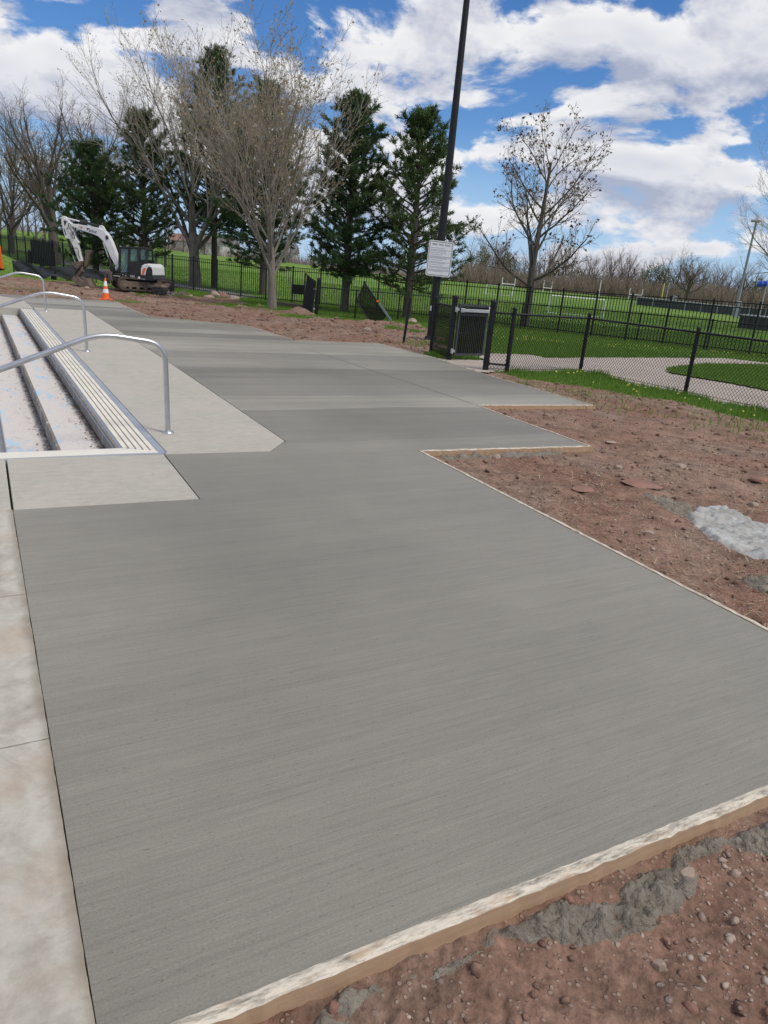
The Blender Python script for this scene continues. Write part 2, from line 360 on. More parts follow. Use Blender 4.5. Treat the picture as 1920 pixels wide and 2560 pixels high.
def mats():
    A = MAT
    A['fresh'] = m_fresh(); A['old'] = m_old(); A['strip'] = m_strip(); A['soil'] = m_soil(); A['grass'] = m_grass()
    A['blade'] = m_leaf('grass_blade', (.10, .21, .03), (.20, .31, .055), .4)
    A['needle'] = m_leaf('pine_needle', (.038, .080, .034), (.090, .150, .056), .25)
    A['needle2'] = m_leaf('pine_needle_yellowish', (.052, .094, .030), (.115, .165, .055), .25)
    A['bud'] = m_leaf('tan_bud', (.30, .22, .12), (.46, .35, .20), .35); A['dryleaf'] = m_leaf('dry_leaf', (.09, .05, .03), (.19, .11, .06), .2)
    A['budgreen'] = m_leaf('spring_bud', (.11, .125, .03), (.19, .19, .055), .3)
    A['bark'] = M('grey_bark', (.15, .13, .11), (.26, .235, .20), 3., .9, bmp=.7, bscale=14., dist=.03, stretch=(4, 4, .8))
    A['barkdark'] = M('dark_bark', (.075, .062, .052), (.13, .11, .095), 3., .9, bmp=.7, bscale=14., dist=.03, stretch=(4, 4, .8))
    A['twig'] = M('twig', (.27, .235, .195), (.37, .32, .265), 2., .85); A['twigdark'] = M('twig_dark', (.12, .095, .075), (.18, .145, .11), 2., .85)
    A['twigfar'] = M('twig_brown', (.19, .15, .12), (.27, .215, .165), .4, .9); A['twigpurple'] = M('twig_reddish', (.21, .155, .14), (.28, .215, .19), .4, .9)
    A['black'] = M('black_coat', (.006, .0065, .008), (.012, .0125, .015), 5., .5, spec=.35); A['blackmatt'] = M('black_vinyl', (.007, .007, .008), None, rough=.6, spec=.3)
    A['charcoal'] = M('charcoal_coat', (.030, .032, .036), (.048, .050, .054), 8., .5)
    A['steel'] = M('brushed_steel', (.50, .50, .51), (.62, .62, .63), 9., .34, 1., bmp=.05, bscale=90., dist=.001)
    A['galv'] = M('galvanised', (.42, .43, .44), (.55, .56, .57), 7., .5, .6)
    A['whitepaint'] = M('white_paint', (.72, .72, .72), (.80, .80, .79), 3., .4); A['excwhite'] = M('machine_white', (.66, .67, .69), (.78, .78, .79), 2.2, .38)
    A['excblack'] = M('machine_black', (.012, .012, .013), (.03, .029, .028), 3., .45); A['orange'] = M('safety_orange', (.80, .12, .015), (.88, .16, .02), 6., .5)
    A['mud'] = M('dried_mud_on_steel', (.10, .075, .058), (.20, .155, .12), 3.5, .9, bmp=.5, bscale=16., dist=.02); A['rubber'] = M('muddy_rubber', (.035, .03, .027), (.12, .095, .075), 2.5, .9, bmp=.4, bscale=18., dist=.02)
    A['rod'] = M('chrome_rod', (.6, .6, .6), None, rough=.2, metal=1.); A['reflect'] = M('reflective_band', (.78, .78, .80), (.85, .85, .86), 5., .35)
    g, t, b = newmat('cab_glass'); b.inputs['Base Color'].default_value = (.55, .75, .78, 1); b.inputs['Roughness'].default_value = .04; b.inputs['Transmission Weight'].default_value = .85; b.inputs['IOR'].default_value = 1.3; A['glass'] = g
    A['grate'] = M('cream_grating', (.62, .58, .50), (.76, .72, .62), 3., .6, bmp=.1, bscale=40.); A['cream'] = M('cream_tile', (.66, .62, .54), (.76, .72, .63), 3., .5)
    A['coping'] = M('blue_grey_paint', (.24, .28, .36), (.34, .36, .39), 4., .6); A['darkvoid'] = M('drain_channel', (.05, .045, .038), None, rough=.9)
    m, t, b = newmat('pool_paint'); o = mapping(t, (3, 1, 3)); L = t.links.new
    n1 = tex(t, 'ShaderNodeTexNoise', o, 1.6, 6., .7, dist=.5).outputs[0]; n2 = tex(t, 'ShaderNodeTexNoise', mapping(t, (1, 1, 1), (2, 8, 0)), 2.5, 6., .7).outputs[0]; n3 = tex(t, 'ShaderNodeTexNoise', mapping(t), 30., 4.).outputs[0]
    col = mix(t, ramp(t, n1, [(.56, 0.), (.62, .8)]), (.60, .555, .52), (.36, .56, .70)); col = mix(t, ramp(t, n2, [(.60, 0.), (.74, .7)]), col, (.24, .195, .155))
    tcn = N(t, 'ShaderNodeTexCoord'); sx = N(t, 'ShaderNodeSeparateXYZ'); L(tcn.outputs['Object'], sx.inputs[0]); gn = N(t, 'ShaderNodeNewGeometry'); sn = N(t, 'ShaderNodeSeparateXYZ'); L(gn.outputs['Normal'], sn.inputs[0])
    riser = mth(t, 'SUBTRACT', 1., sn.outputs[2]); col = mix(t, mth(t, 'MULTIPLY', riser, ramp(t, tex(t, 'ShaderNodeTexNoise', mapping(t, (3, 6, 14)), 1., 6., .7).outputs[0], [(.40, .6), (.58, .0)])), col, (.26, .45, .62))
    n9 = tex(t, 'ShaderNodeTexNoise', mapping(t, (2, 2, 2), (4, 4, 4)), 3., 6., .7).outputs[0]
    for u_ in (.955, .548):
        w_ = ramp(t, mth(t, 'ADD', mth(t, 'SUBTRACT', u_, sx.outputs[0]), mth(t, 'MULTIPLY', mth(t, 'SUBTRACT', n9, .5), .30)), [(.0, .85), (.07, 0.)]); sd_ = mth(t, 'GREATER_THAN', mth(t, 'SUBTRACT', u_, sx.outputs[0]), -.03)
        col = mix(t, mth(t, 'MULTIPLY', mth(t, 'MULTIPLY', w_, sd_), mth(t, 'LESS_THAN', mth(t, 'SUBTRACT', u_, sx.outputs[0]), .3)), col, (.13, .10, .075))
    col = mix(t, .5, col, ramp(t, n3, [(.3, .8), (.7, 1.15)]), 'MULTIPLY'); L(col, b.inputs['Base Color']); b.inputs['Roughness'].default_value = .8; bump(t, b, n3, .2, .003); A['pool'] = m
    m, t, b = newmat('form_board'); L = t.links.new; o = mapping(t, (1, 1, 1))
    g1 = tex(t, 'ShaderNodeTexNoise', mapping(t, (3, 60, 60)), 1., 5., .6).outputs[0]; sm = tex(t, 'ShaderNodeTexNoise', mapping(t, (7, 30, 30)), 1., 8., .7).outputs[0]
    col = mix(t, g1, (.34, .215, .13), (.50, .35, .225)); ge = N(t, 'ShaderNodeNewGeometry'); sx = N(t, 'ShaderNodeSeparateXYZ'); L(ge.outputs['Normal'], sx.inputs[0])
    fac = mth(t, 'ADD', mth(t, 'MULTIPLY', sm, 1.2), mth(t, 'MULTIPLY', sx.outputs[2], .45)); f = ramp(t, fac, [(.80, 0.), (1.02, 1.)])
    cem = mix(t, ramp(t, tex(t, 'ShaderNodeTexNoise', mapping(t, (9, 45, 30), (4, 4, 1)), 1.4, 8., .75).outputs[0], [(.36, 0.), (.56, 1.)]), (.20, .18, .145), (.62, .56, .46))
    L(mix(t, f, col, cem), b.inputs['Base Color']); b.inputs['Roughness'].default_value = .85; bump(t, b, sm, .4, .006); A['board'] = m
    A['wetcement'] = M('wet_mortar', (.165, .140, .110), (.27, .24, .195), 12., .9, bmp=1., bscale=70., dist=.02); A['spill'] = M('cement_spill', (.25, .24, .215), (.46, .46, .445), 4.5, .75, bmp=.55, bscale=16., dist=.03, stretch=(1, 1.8, 1))
    A['stone'] = m_leaf('pebble', (.20, .125, .095), (.42, .34, .28), 0); A['rock'] = M('tan_rock', (.26, .19, .145), (.40, .31, .25), 3., .9, bmp=.6, bscale=12., dist=.02); A['redrock'] = M('red_sandstone', (.20, .10, .075), (.30, .165, .125), 4., .9, bmp=.5, bscale=14., dist=.02)
    A['plank'] = M('weathered_lumber', (.10, .065, .045), (.17, .12, .085), 4., .85, stretch=(1, 8, 8)); A['straw'] = m_leaf('straw', (.40, .32, .19), (.55, .46, .30), .2)
    m, t, b = newmat('pink_pavers'); L = t.links.new; br = N(t, 'ShaderNodeTexBrick'); br.inputs['Scale'].default_value = 5.; br.inputs['Color1'].default_value = (.37, .315, .27, 1); br.inputs['Color2'].default_value = (.42, .36, .31, 1); br.inputs['Mortar'].default_value = (.32, .275, .235, 1); br.inputs['Mortar Size'].default_value = .012
    L(mapping(t, (1, 1, 1)), br.inputs['Vector']); n = tex(t, 'ShaderNodeTexNoise', mapping(t), 1.2, 6.).outputs[0]; L(mix(t, .7, br.outputs[0], ramp(t, n, [(.3, .8), (.7, 1.15)]), 'MULTIPLY'), b.inputs['Base Color']); b.inputs['Roughness'].default_value = .9; A['paver'] = m
    A['asphalt'] = M('grey_path', (.17, .165, .16), (.22, .215, .21), 1.2, .9); A['sign'] = M('sign_white', (.72, .73, .76), (.78, .79, .81), 2., .45); A['ink'] = M('sign_ink', (.03, .032, .04), None, rough=.6); A['greyink'] = M('sign_small_print', (.22, .23, .26), None, rough=.6)
    A['housewhite'] = M('house_siding', (.62, .61, .58), (.72, .71, .69), 1., .8); A['roofred'] = M('red_shingle', (.22, .12, .09), (.28, .16, .13), 1., .9); A['roofgrey'] = M('grey_shingle', (.13, .125, .12), (.18, .17, .165), 1., .9)
    A['darkglass'] = M('window_pane', (.03, .035, .04), None, rough=.1); A['blue'] = M('blue_cloth', (.02, .07, .42), (.03, .10, .50), 5., .8); A['yellow'] = M('yellow_paint', (.70, .60, .12), None, rough=.5); A['pipegrey'] = M('grey_pole', (.20, .22, .25), (.27, .29, .32), 2., .45, .3)
    m = M('silt_fabric', (.012, .012, .014), (.05, .055, .07), 2., .45, bmp=.3, bscale=5., dist=.03, stretch=(1, 1, 4)); A['fabric'] = m; A['red'] = M('red_paint', (.55, .05, .02), None, rough=.5); A['decal_y'] = M('yellow_decal', (.65, .52, .08), None, rough=.5); A['navy'] = M('navy_decal', (.02, .03, .09), None, rough=.5)
mats()
# ------------------------------------------------------------------ outlines in walkway coordinates
FRESH = [(.102, 1.1515), (3.45, 1.0795), (3.66, 5.72), (5.78, 5.57), (5.92, 7.9), (8.0, 7.78), (8.15, 10.6), (8.52, 13.2), (8.5, 15.5), (6.31, 15.54), (6.26, 18.75), (4.04, 20.3), (4.0, 22.6), (4.07, 25.65),
  (3.7, 25.9), (1.92, 25.7), (.72, 26.4), (-3, 27.4), (-3, 26.05), (.69, 25.3), (1.262, 23.87), (1.325, 21.42), (2.65, 21.32), (2.615, 11.8), (2.512, 6.28), (2.232, 5.918), (1.302, 5.97), (1.270, 4.730), (.102, 4.782)]
fresh_w = [tuple(W(u, v)[:2]) for u, v in FRESH]
def c3(x, y): return (1200 + x / 2.304, 560 + y / 2.304)
SOIL_PX = [(1256, 937), (1330, 950), (1460, 962), (1547, 987), (1677, 1002), (1764, 1024), (1920, 1052), (2500, 1150)]
soil_far = [(1075, 822), (1014, 811), (935, 806), (879, 803), (790, 793), (744, 782), (690, 777), (640, 768), (594, 752), (520, 742), (467, 733), (420, 730), (330, 724), (231, 716), (160, 706), (90, 698), (0, 692), (-200, 690)]
soil_w = [tuple(GT(*p)[:2]) for p in SOIL_PX] + [(9, 2), (6, -4), (-2, -4), (-.4, .3)] + [(-4, 14), (-22, 22)] + [tuple(GT(*p)[:2]) for p in soil_far[::-1]] + [tuple(GT(1110, 880)[:2]), tuple(W(9.1, 14.2)[:2]), tuple(W(8.6, 13.4)[:2]), tuple(W(8.6, 11.6)[:2])]
path_px = [c3(*p) for p in [(190, 848), (560, 858), (680, 860), (880, 930), (1000, 952), (1200, 985), (1400, 1042), (1659, 1075), (2600, 1240), (2600, 880), (1659, 802), (1550, 790), (1400, 774), (1100, 772), (600, 772), (380, 774), (300, 757), (190, 752), (60, 748), (-20, 765)]]
path_w = [tuple(GT(*p)[:2]) for p in path_px]; path_w += [tuple(W(9.9, 13.1)[:2]), tuple(W(8.56, 13.25)[:2]), tuple(W(8.5, 11.3)[:2]), tuple(W(9.4, 11.45)[:2])]
isl_w = [tuple(GT(*c3(*p))[:2]) for p in [(1070, 848), (1150, 832), (1300, 818), (1659, 824), (2600, 900), (2600, 1120), (1659, 968), (1500, 935), (1250, 892), (1100, 865)]]
# grey park path far on the left, seen through the fence
gp_c = [D(px, py, Y) for px, py, Y in ((-60, 600, 88), (30, 604, 80), (90, 622, 70), (160, 642, 62), (260, 672, 54.5), (350, 696, 49), (440, 716, 45.3), (540, 738, 42.3), (620, 755, 40.2))]
gp_w = [(p.x + .5, p.y + 1.4) for p in gp_c] + [(p.x - .5, p.y - 1.0) for p in gp_c[::-1]]
def segdist(x, y, poly):
    d = np.full(x.shape, 1e9)
    for i in range(len(poly)):
        ax, ay = poly[i][:2]; bx, by = poly[(i + 1) % len(poly)][:2]; ex, ey = bx - ax, by - ay; l2 = ex * ex + ey * ey
        if l2 < 1e-9: continue
        t = np.clip(((x - ax) * ex + (y - ay) * ey) / l2, 0, 1)
        d = np.minimum(d, (x - ax - t * ex) ** 2 + (y - ay - t * ey) ** 2)
    return np.sqrt(d)
def soil_mask(x, y):
    jx = x + .9 * (fbm(x, y, .9, 3, 5) - .5) * np.clip(y / 12, .3, 2.2); jy = y + 1.4 * (fbm(x, y, .9, 3, 9) - .5) * np.clip(y / 12, .3, 2.2)
    s = inpoly(jx, jy, soil_w)
    patch = (fbm(x, y, .55, 3, 31) > .70) & (y > 22)
    return s & ~patch
def rough_z(x, y, soil):
    d = segdist(x, y, fresh_w); ins = inpoly(x, y, fresh_w)
    a = sstep(.0, .5, d); far = sstep(14, 26, y)
    z = (fbm(x, y, 1.1, 3, 1) - .5) * .10 * a + (fbm(x, y, 6, 4, 2, .6) - .5) * .062 * (.35 + .65 * a) + (fbm(x, y, 26, 4, 3, .65) - .5) * .030
    ridge = np.maximum(0, fbm(x, y, 1.7, 4, 21, .6) - .52) * .42 * far * a * sstep(.0, 1.5, d)
    # clods pushed up along the far side of the walk, and ruts by the machine
    hump = .22 * np.exp(-(((x + 3.7) / .9) ** 2 + ((y - 29.6) / .8) ** 2)) + .05 * np.exp(-(((x + 1) / 3.) ** 2 + ((y - 26.0) / 1.6) ** 2)) * far
    mound = 1.15 * np.exp(-(((x + 25.5) / 2.2) ** 2 + ((y - 45) / 2.0) ** 2)) + .40 * np.exp(-(((x + 16.0) / 3.) ** 2 + ((y - 29) / 1.4) ** 2)) * (.4 + fbm(x, y, 1.3, 3, 44))
    calm = 1 - np.exp(-(((x + 13.) / 2.8) ** 2 + ((y - 37.8) / 2.4) ** 2))
    ridge = ridge * calm; zs = z + ridge + hump + mound - .06 * (1 - calm)
    zg = (fbm(x, y, .8, 3, 7) - .5) * .05 + mound * .9
    out = np.where(soil, zs, zg)
    cap = -.012 - .05 * 0
    return out, ins, d
def ground_z(x, y):
    x = np.atleast_1d(np.asarray(x, float)); y = np.atleast_1d(np.asarray(y, float))
    s = soil_mask(x, y); o, ins, d = rough_z(x, y, s); z = tz(x, y) + o
    z = np.where(d < .35, np.minimum(z, -.018), z)
    z = np.where(ins, -.10, z)
    r = np.hypot(x, y); z = np.where(r < 60, z, tz(x, y) + (fbm(x, y, .05, 3, 3) - .5) * .3)
    pm = inpoly(x, y, path_w); z = np.where(pm, tz(x, y) - .05, z)
    return z, s
def gz1(x, y): return float(ground_z(x, y)[0][0])

def terrain():
    ang = np.radians(np.concatenate([np.arange(-180, -40, 6), np.arange(-40, 52, .25), np.arange(52, 180, 6)])); na = len(ang)
    r = [.25]
    while r[-1] < 62: r.append(r[-1] * 1.0095)
    while r[-1] < 1500: r.append(r[-1] * 1.045)
    r = np.array(r); nr = len(r)
    R_, A_ = np.meshgrid(r, ang, indexing='ij'); x = (R_ * np.sin(A_)).ravel(); y = (R_ * np.cos(A_)).ravel()
    z, s = ground_z(x, y)
    i = np.arange(nr - 1)[:, None]; j = np.arange(na)[None, :]; jn = (j + 1) % na
    f = np.stack([i * na + j, i * na + jn, (i + 1) * na + jn, (i + 1) * na + j], -1).reshape(-1, 4)
    cx = x[f].mean(1); cy = y[f].mean(1)
    u = UC * cx + US * cy; v = -US * cx + UC * cy
    hole = (u < 1.2) & (u > -9) & (v > 6.12) & (v < 20.98)
    f = f[~hole][:, ::-1]; fs = s[f].sum(1) >= 2; rr = np.hypot(cx, cy)[~hole]; fs &= rr < 60
    verts = np.stack([x, y, z], 1)
    def sub(name, fm, m):
        ids, inv = np.unique(fm, return_inverse=True); o = link(name, np_mesh(name, verts[ids], inv.reshape(fm.shape), True), m); return struct(o)
    sub('bare_soil', f[fs], MAT['soil']); sub('grass_field', f[~fs], MAT['grass'])
terrain()

def uvobj(mb, name, m, parent=None, bevel=0.):
    o = mb.build(name, m, parent, bevel)
    if parent is None: o.rotation_euler = (0, 0, UA)
    return o
def flat_poly(name, poly, z, m, uv=False):
    me = bpy.data.meshes.new(name); bm = bmesh.new(); vs = [bm.verts.new((p[0], p[1], z if z is not None else tz1(p[0], p[1]) + .02)) for p in poly]
    fc = bm.faces.new(vs); fc.normal_update()
    if fc.normal.z < 0: fc.normal_flip()
    bmesh.ops.triangulate(bm, faces=bm.faces[:]); bm.to_mesh(me); bm.free(); return link(name, me, m)
def drape(name, poly, m, dz, step):                # a paved sheet that follows the ground
    p = np.array(poly); x0, y0 = p.min(0); x1, y1 = p.max(0)
    gx, gy = np.meshgrid(np.arange(x0, x1 + step, step), np.arange(y0, y1 + step, step), indexing='ij'); sh = gx.shape
    a = np.arange(gx.size).reshape(sh); f = np.stack([a[:-1, :-1], a[1:, :-1], a[1:, 1:], a[:-1, 1:]], -1).reshape(-1, 4)
    gx = gx.ravel(); gy = gy.ravel(); cx = gx[f].mean(1); cy = gy[f].mean(1); f = f[inpoly(cx, cy, poly)]
    z = tz(gx, gy) + dz; ids, inv = np.unique(f, return_inverse=True)
    return link(name, np_mesh(name, np.stack([gx, gy, z], 1)[ids], inv.reshape(f.shape), True), m)

# ------------------------------------------------------------------ walkway, deck, pool
rnd = random.Random(4)
def densify(poly, step, jit, rg):
    out = []
    for i in range(len(poly)):
        a = Vector(poly[i]); b = Vector(poly[(i + 1) % len(poly)]); n = max(1, int((b - a).length / step)); nn = (b - a).normalized(); nn = Vector((-nn.y, nn.x))
        for k in range(n):
            p = a + (b - a) * k / n; out.append(tuple(p + (nn * rg.gauss(0, jit) if k else Vector((0, 0)))))
    return out
struct(uvobj(MB().prism(densify(FRESH, .25, .0005, rnd), -.13, 0.), 'walkway', MAT['fresh']))
deck = bpy.data.objects.new('pool_deck', None); C.objects.link(deck); deck.rotation_euler = (0, 0, UA); struct(deck)
def slab(poly, m, jit=.0, step=.05):
    return MB().prism(densify(poly, step, jit, rnd) if jit else poly, -.13, .004).build('slab', m, deck, 0 if jit else .006)
slab([(1.33, 6.035), (1.303, 5.985), (2.222, 5.932), (2.5, 6.285), (2.603, 11.8), (2.637, 21.31), (1.33, 21.4)], MAT['old'])
slab([(.105, 4.79), (1.262, 4.738), (1.29, 5.975), (.115, 6.03)], MAT['old'])
slab([(-3.2, 4.80), (.092, 4.795), (.102, 6.03), (-3.2, 6.04)], MAT['old'])
for a, b in ((-1.2, 2.288), (2.296, 3.488), (3.496, 4.785)): slab([(-2.6, a), (.0985, a), (.0985, b), (-2.6, b)], MAT['strip'], .0006, .03)
slab([(-8, 21.12), (1.31, 21.12), (1.315, 21.43), (1.25, 23.85), (.68, 25.285), (-3, 26.03), (-8, 26.3)], MAT['old'])
basin = bpy.data.objects.new('pool_basin', None); C.objects.link(basin); basin.rotation_euler = (0, 0, UA); struct(basin)
for i, (u0, u1) in enumerate(((.55, .958), (.15, .55), (-.25, .15), (-8.5, -.25))):
    MB().box(((u0 + u1) / 2, 13.55, -.17 * (i + 1) - .15), (u1 - u0, 14.6, .3)).build('step' if i < 3 else 'pool_floor', MAT['pool'], basin, .008)
MB().box((.975, 13.55, -.21), (.034, 14.6, .40)).build('side_wall', MAT['pool'], basin)
MB().prism([(.952, -.035), (1.0, .004), (1.0, -.05), (.952, -.05)], 6.25, 20.85, 1).build('coping', MAT['coping'], basin)
MB().box((1.294, 13.45, -.048), (.06, 14.85, .10)).build('coping', MAT['coping'], basin)
MB().prism([(-8.4, 6.075), (1.0, 6.05), (1.262, 6.035), (1.262, 6.1), (1.0, 6.235), (-8.4, 6.25)], -.85, .003).build('pool_edge', MAT['cream'], basin)
MB().prism([(-8.4, 6.045), (1.30, 5.99), (1.30, 6.03), (-8.4, 6.07)], -.2, .0035).build('pool_edge', MAT['coping'], basin)
MB().box((-3.7, 20.98, -.424), (9.42, .26, .85)).build('pool_edge', MAT['old'], basin)
MB().box((1.131, 13.55, -.09), (.262, 14.7, .08)).build('drain_channel', MAT['darkvoid'], basin)
gr = thing('drain_grate', 'long cream slotted drain grate along the pool steps', 'drain grate', (0, 0, 0), UA)
for k in range(5):
    w = .0415; u0 = 1.004 + k * .0532
    for j in range(6):
        a = max(6.25 - (k * .036), 6.06) if j == 0 else 6.10 + j * 2.46; b = 6.10 + (j + 1) * 2.46 - .006
        MB().box((u0 + w / 2, (a + b) / 2, -.012 + .0006 * (j % 2)), (w, b - a, .034)).build('bar', MAT['grate'], gr, .003)

rl = np.random.RandomState(8); nl = 2600; lv = rl.uniform(6.3, 20.8, nl); lu = np.where(rl.rand(nl) < .7, .955 - rl.exponential(.035, nl), .545 - rl.exponential(.05, nl)); lzz = np.where(lu > .55, -.168, -.338); sl = rl.uniform(.006, .018, nl); la = rl.uniform(0, 6.28, nl)
lx, ly = UC * lu - US * lv, US * lu + UC * lv
vv = np.stack([np.stack([lx + np.cos(la + q) * sl, ly + np.sin(la + q) * sl, lzz + .004 + rl.uniform(0, .008, nl)], -1) for q in (0, 2.0, 4.1)], 1)
stuff(tag(link('leaf_litter', np_mesh('leaf_litter', vv.reshape(-1, 3), np.arange(3 * nl).reshape(-1, 3)), MAT['dryleaf']), 'dry leaf litter gathered in the corners of the pool steps', 'leaf litter'))
# form boards left against the fresh concrete
def board(a, b, label, h=.135, side=1, wav=.004, seed=0):
    A = Vector(a); B = Vector(b); d = B - A; L = d.length; ang = math.atan2(d.y, d.x); rg = random.Random(seed)
    n = max(2, int(L / .035)); vs = []; fs = []
    for i in range(n + 1):
        x = L * i / n; o = rg.gauss(0, wav * .4); tz_ = .004 + rg.gauss(0, wav * .35); t = .037 + rg.gauss(0, wav * .5)
        vs += [(x, 0, tz_), (x, t * .5, tz_ + .001 + rg.gauss(0, wav * .2)), (x, t, tz_ - .004 + o), (x, .037 + o * .5, -h), (x, 0, -h)]
    for i in range(n):
        for k in range(5): fs.append((i * 5 + k, i * 5 + (k + 1) % 5, i * 5 + 5 + (k + 1) % 5, i * 5 + 5 + k))
    fs += [tuple(range(5)), tuple(n * 5 + k for k in range(4, -1, -1))]
    if side < 0: vs = [(x, -y, z) for x, y, z in vs]
    o = MB().add(vs, fs).build('form_board', MAT['board']); p = W(A.x, A.y); o.location = (p.x, p.y, 0); o.rotation_euler = (0, 0, UA + ang)
    return tag(o, label, 'board', 'form boards around the fresh concrete')
def off(p): return p
BD = [((.02, 1.152), (3.47, 1.078), -1, 'cement-smeared wooden form board along the near front edge of the fresh concrete', .0038),
 ((3.452, 1.04), (3.663, 5.70), -1, 'long pale form board along the near right edge of the fresh concrete', .003),
 ((3.70, 5.714), (5.80, 5.566), -1, 'form board of the nearer notch, mortar spattered on its face', .005),
 ((5.783, 5.53), (5.922, 7.88), -1, 'short form board running between the two notches of the walkway', .003),
 ((5.96, 7.893), (8.02, 7.776), -1, 'orange-brown form board of the farther notch', .003),
 ((8.003, 7.74), (8.153, 10.6), -1, 'form board at the right edge of the walkway near the chain link fence', .003),
 ((8.153, 10.6), (8.523, 13.2), -1, 'form board at the walkway edge in front of the gate threshold', .002),
 ((8.524, 13.2), (8.504, 15.54), -1, 'form board at the walkway edge below the lamp pole', .002),
 ((8.50, 15.505), (6.35, 15.545), -1, 'form board facing the broken ground at the back of the walkway', .002),
 ((6.314, 15.58), (6.264, 18.75), -1, 'form board along the bend at the back of the walkway', .002),
 ((6.26, 18.755), (4.08, 20.28), -1, 'slanting form board farther back, left of the bend', .002),
 ((4.044, 20.3), (4.004, 22.6), -1, 'form board right of the traffic cone, its nearer length', .002),
 ((4.004, 22.6), (4.074, 25.65), -1, 'farthest form board, ending beside the traffic cone', .002)]
for i, (a, b, sd_, lb, wv) in enumerate(BD): board(a, b, lb, .135, sd_, wv, 50 + i)

# paths
struct(drape('paver_path', path_w, MAT['paver'], .012, .14))
struct(drape('park_path', gp_w, MAT['asphalt'], .05, .35))
islo = drape('grass_island', isl_w, MAT['grass'], .045, .14); struct(islo)

# ------------------------------------------------------------------ loose matter: stones, mortar, straw, grass blades
rs = np.random.RandomState(11)
def ico():
    bm = bmesh.new(); bmesh.ops.create_icosphere(bm, subdivisions=1, radius=1); v = np.array([q.co for q in bm.verts]); f = np.array([[q.index for q in g.verts] for g in bm.faces]); bm.free(); return v, f
ICOV, ICOF = ico()
def rotz_rand(n):
    q = rs.normal(size=(n, 4)); q /= np.linalg.norm(q, axis=1)[:, None]; w, x, y, z = q.T
    return np.stack([np.stack([1 - 2 * (y * y + z * z), 2 * (x * y - z * w), 2 * (x * z + y * w)], -1), np.stack([2 * (x * y + z * w), 1 - 2 * (x * x + z * z), 2 * (y * z - x * w)], -1), np.stack([2 * (x * z - y * w), 2 * (y * z + x * w), 1 - 2 * (x * x + y * y)], -1)], 1)
def stones(name, x, y, size, m, sink=.25):
    n = len(x); z, _ = ground_z(x, y); k = len(ICOV)
    v = ICOV[None] * (1 + rs.normal(size=(n, k, 1)) * .24) * (size[:, None] * rs.uniform(.5, 1.1, (n, 3)))[:, None, :]
    v = np.einsum('nij,nkj->nki', rotz_rand(n), v); v[:, :, 2] *= .75
    v += np.stack([x, y, z + size * sink], -1)[:, None, :]
    f = ICOF[None] + (np.arange(n) * k)[:, None, None]
    return link(name, np_mesh(name, v.reshape(-1, 3), f.reshape(-1, 3)), m)
def soil_points(n, rmin, rmax, amax=40, p=1.0):
    a = np.radians(rs.uniform(-amax, amax, n * 3)); r = rmin * (rmax / rmin) ** (rs.uniform(0, 1, n * 3) ** p); x = r * np.sin(a); y = r * np.cos(a)
    ok = soil_mask(x, y) & ~inpoly(x, y, fresh_w) & (segdist(x, y, fresh_w) > .06)
    u = UC * x + US * y; v = -US * x + UC * y; ok &= ~((u < 2.7) & (v > -2) & (v < 27)) | (v < 1.0) & (u > .2)
    return x[ok][:n], y[ok][:n]
x, y = soil_points(26000, 1.0, 34, 62, .62); r_ = np.hypot(x, y)
keep = (fbm(x, y, 2.2, 3, 90) + rs.uniform(-.12, .12, len(x))) > .50; x, y, r_ = x[keep], y[keep], r_[keep]
stuff(tag(stones('gravel', x, y, np.minimum(.0022 + rs.exponential(.0032, len(x)) + .0005 * r_, .024), MAT['stone'], .08), 'small loose stones strewn over the red soil', 'gravel'))
x, y = soil_points(5000, 3., 36, 40, .6); sz = np.minimum(rs.exponential(.018, len(x)) + .012, .07) * np.clip(np.hypot(x, y) / 16, .35, 1.25)
stuff(tag(stones('soil_clods', x, y, sz, MAT['soil'], .1), 'crumbled clods of red soil lying on the bare ground', 'soil'))
x, y = soil_points(420, 1.0, 4.5, 62, .8); stuff(tag(stones('soil_crumbs', x, y, np.minimum(rs.exponential(.006, len(x)) + .003, .022), MAT['soil'], .12), 'broken crumbs of red soil on the near ground', 'soil'))
# straw and dead stems
x, y = soil_points(2600, 3., 30); n = len(x); z, _ = ground_z(x, y); a = rs.uniform(0, 6.28, n); l = rs.uniform(.03, .12, n); w = .0035
dx, dy = np.cos(a) * l, np.sin(a) * l; z0 = z + .012; z1 = z + .012 + rs.uniform(0, .03, n)
v = np.stack([np.stack([x - dy * .03, y + dx * .03, z0], -1), np.stack([x + dy * .03, y - dx * .03, z0], -1), np.stack([x + dx, y + dy, z1], -1)], 1)
stuff(tag(link('straw', np_mesh('straw', v.reshape(-1, 3), np.arange(3 * n).reshape(-1, 3)), MAT['straw']), 'dry straw and dead stems scattered over the soil', 'straw'))

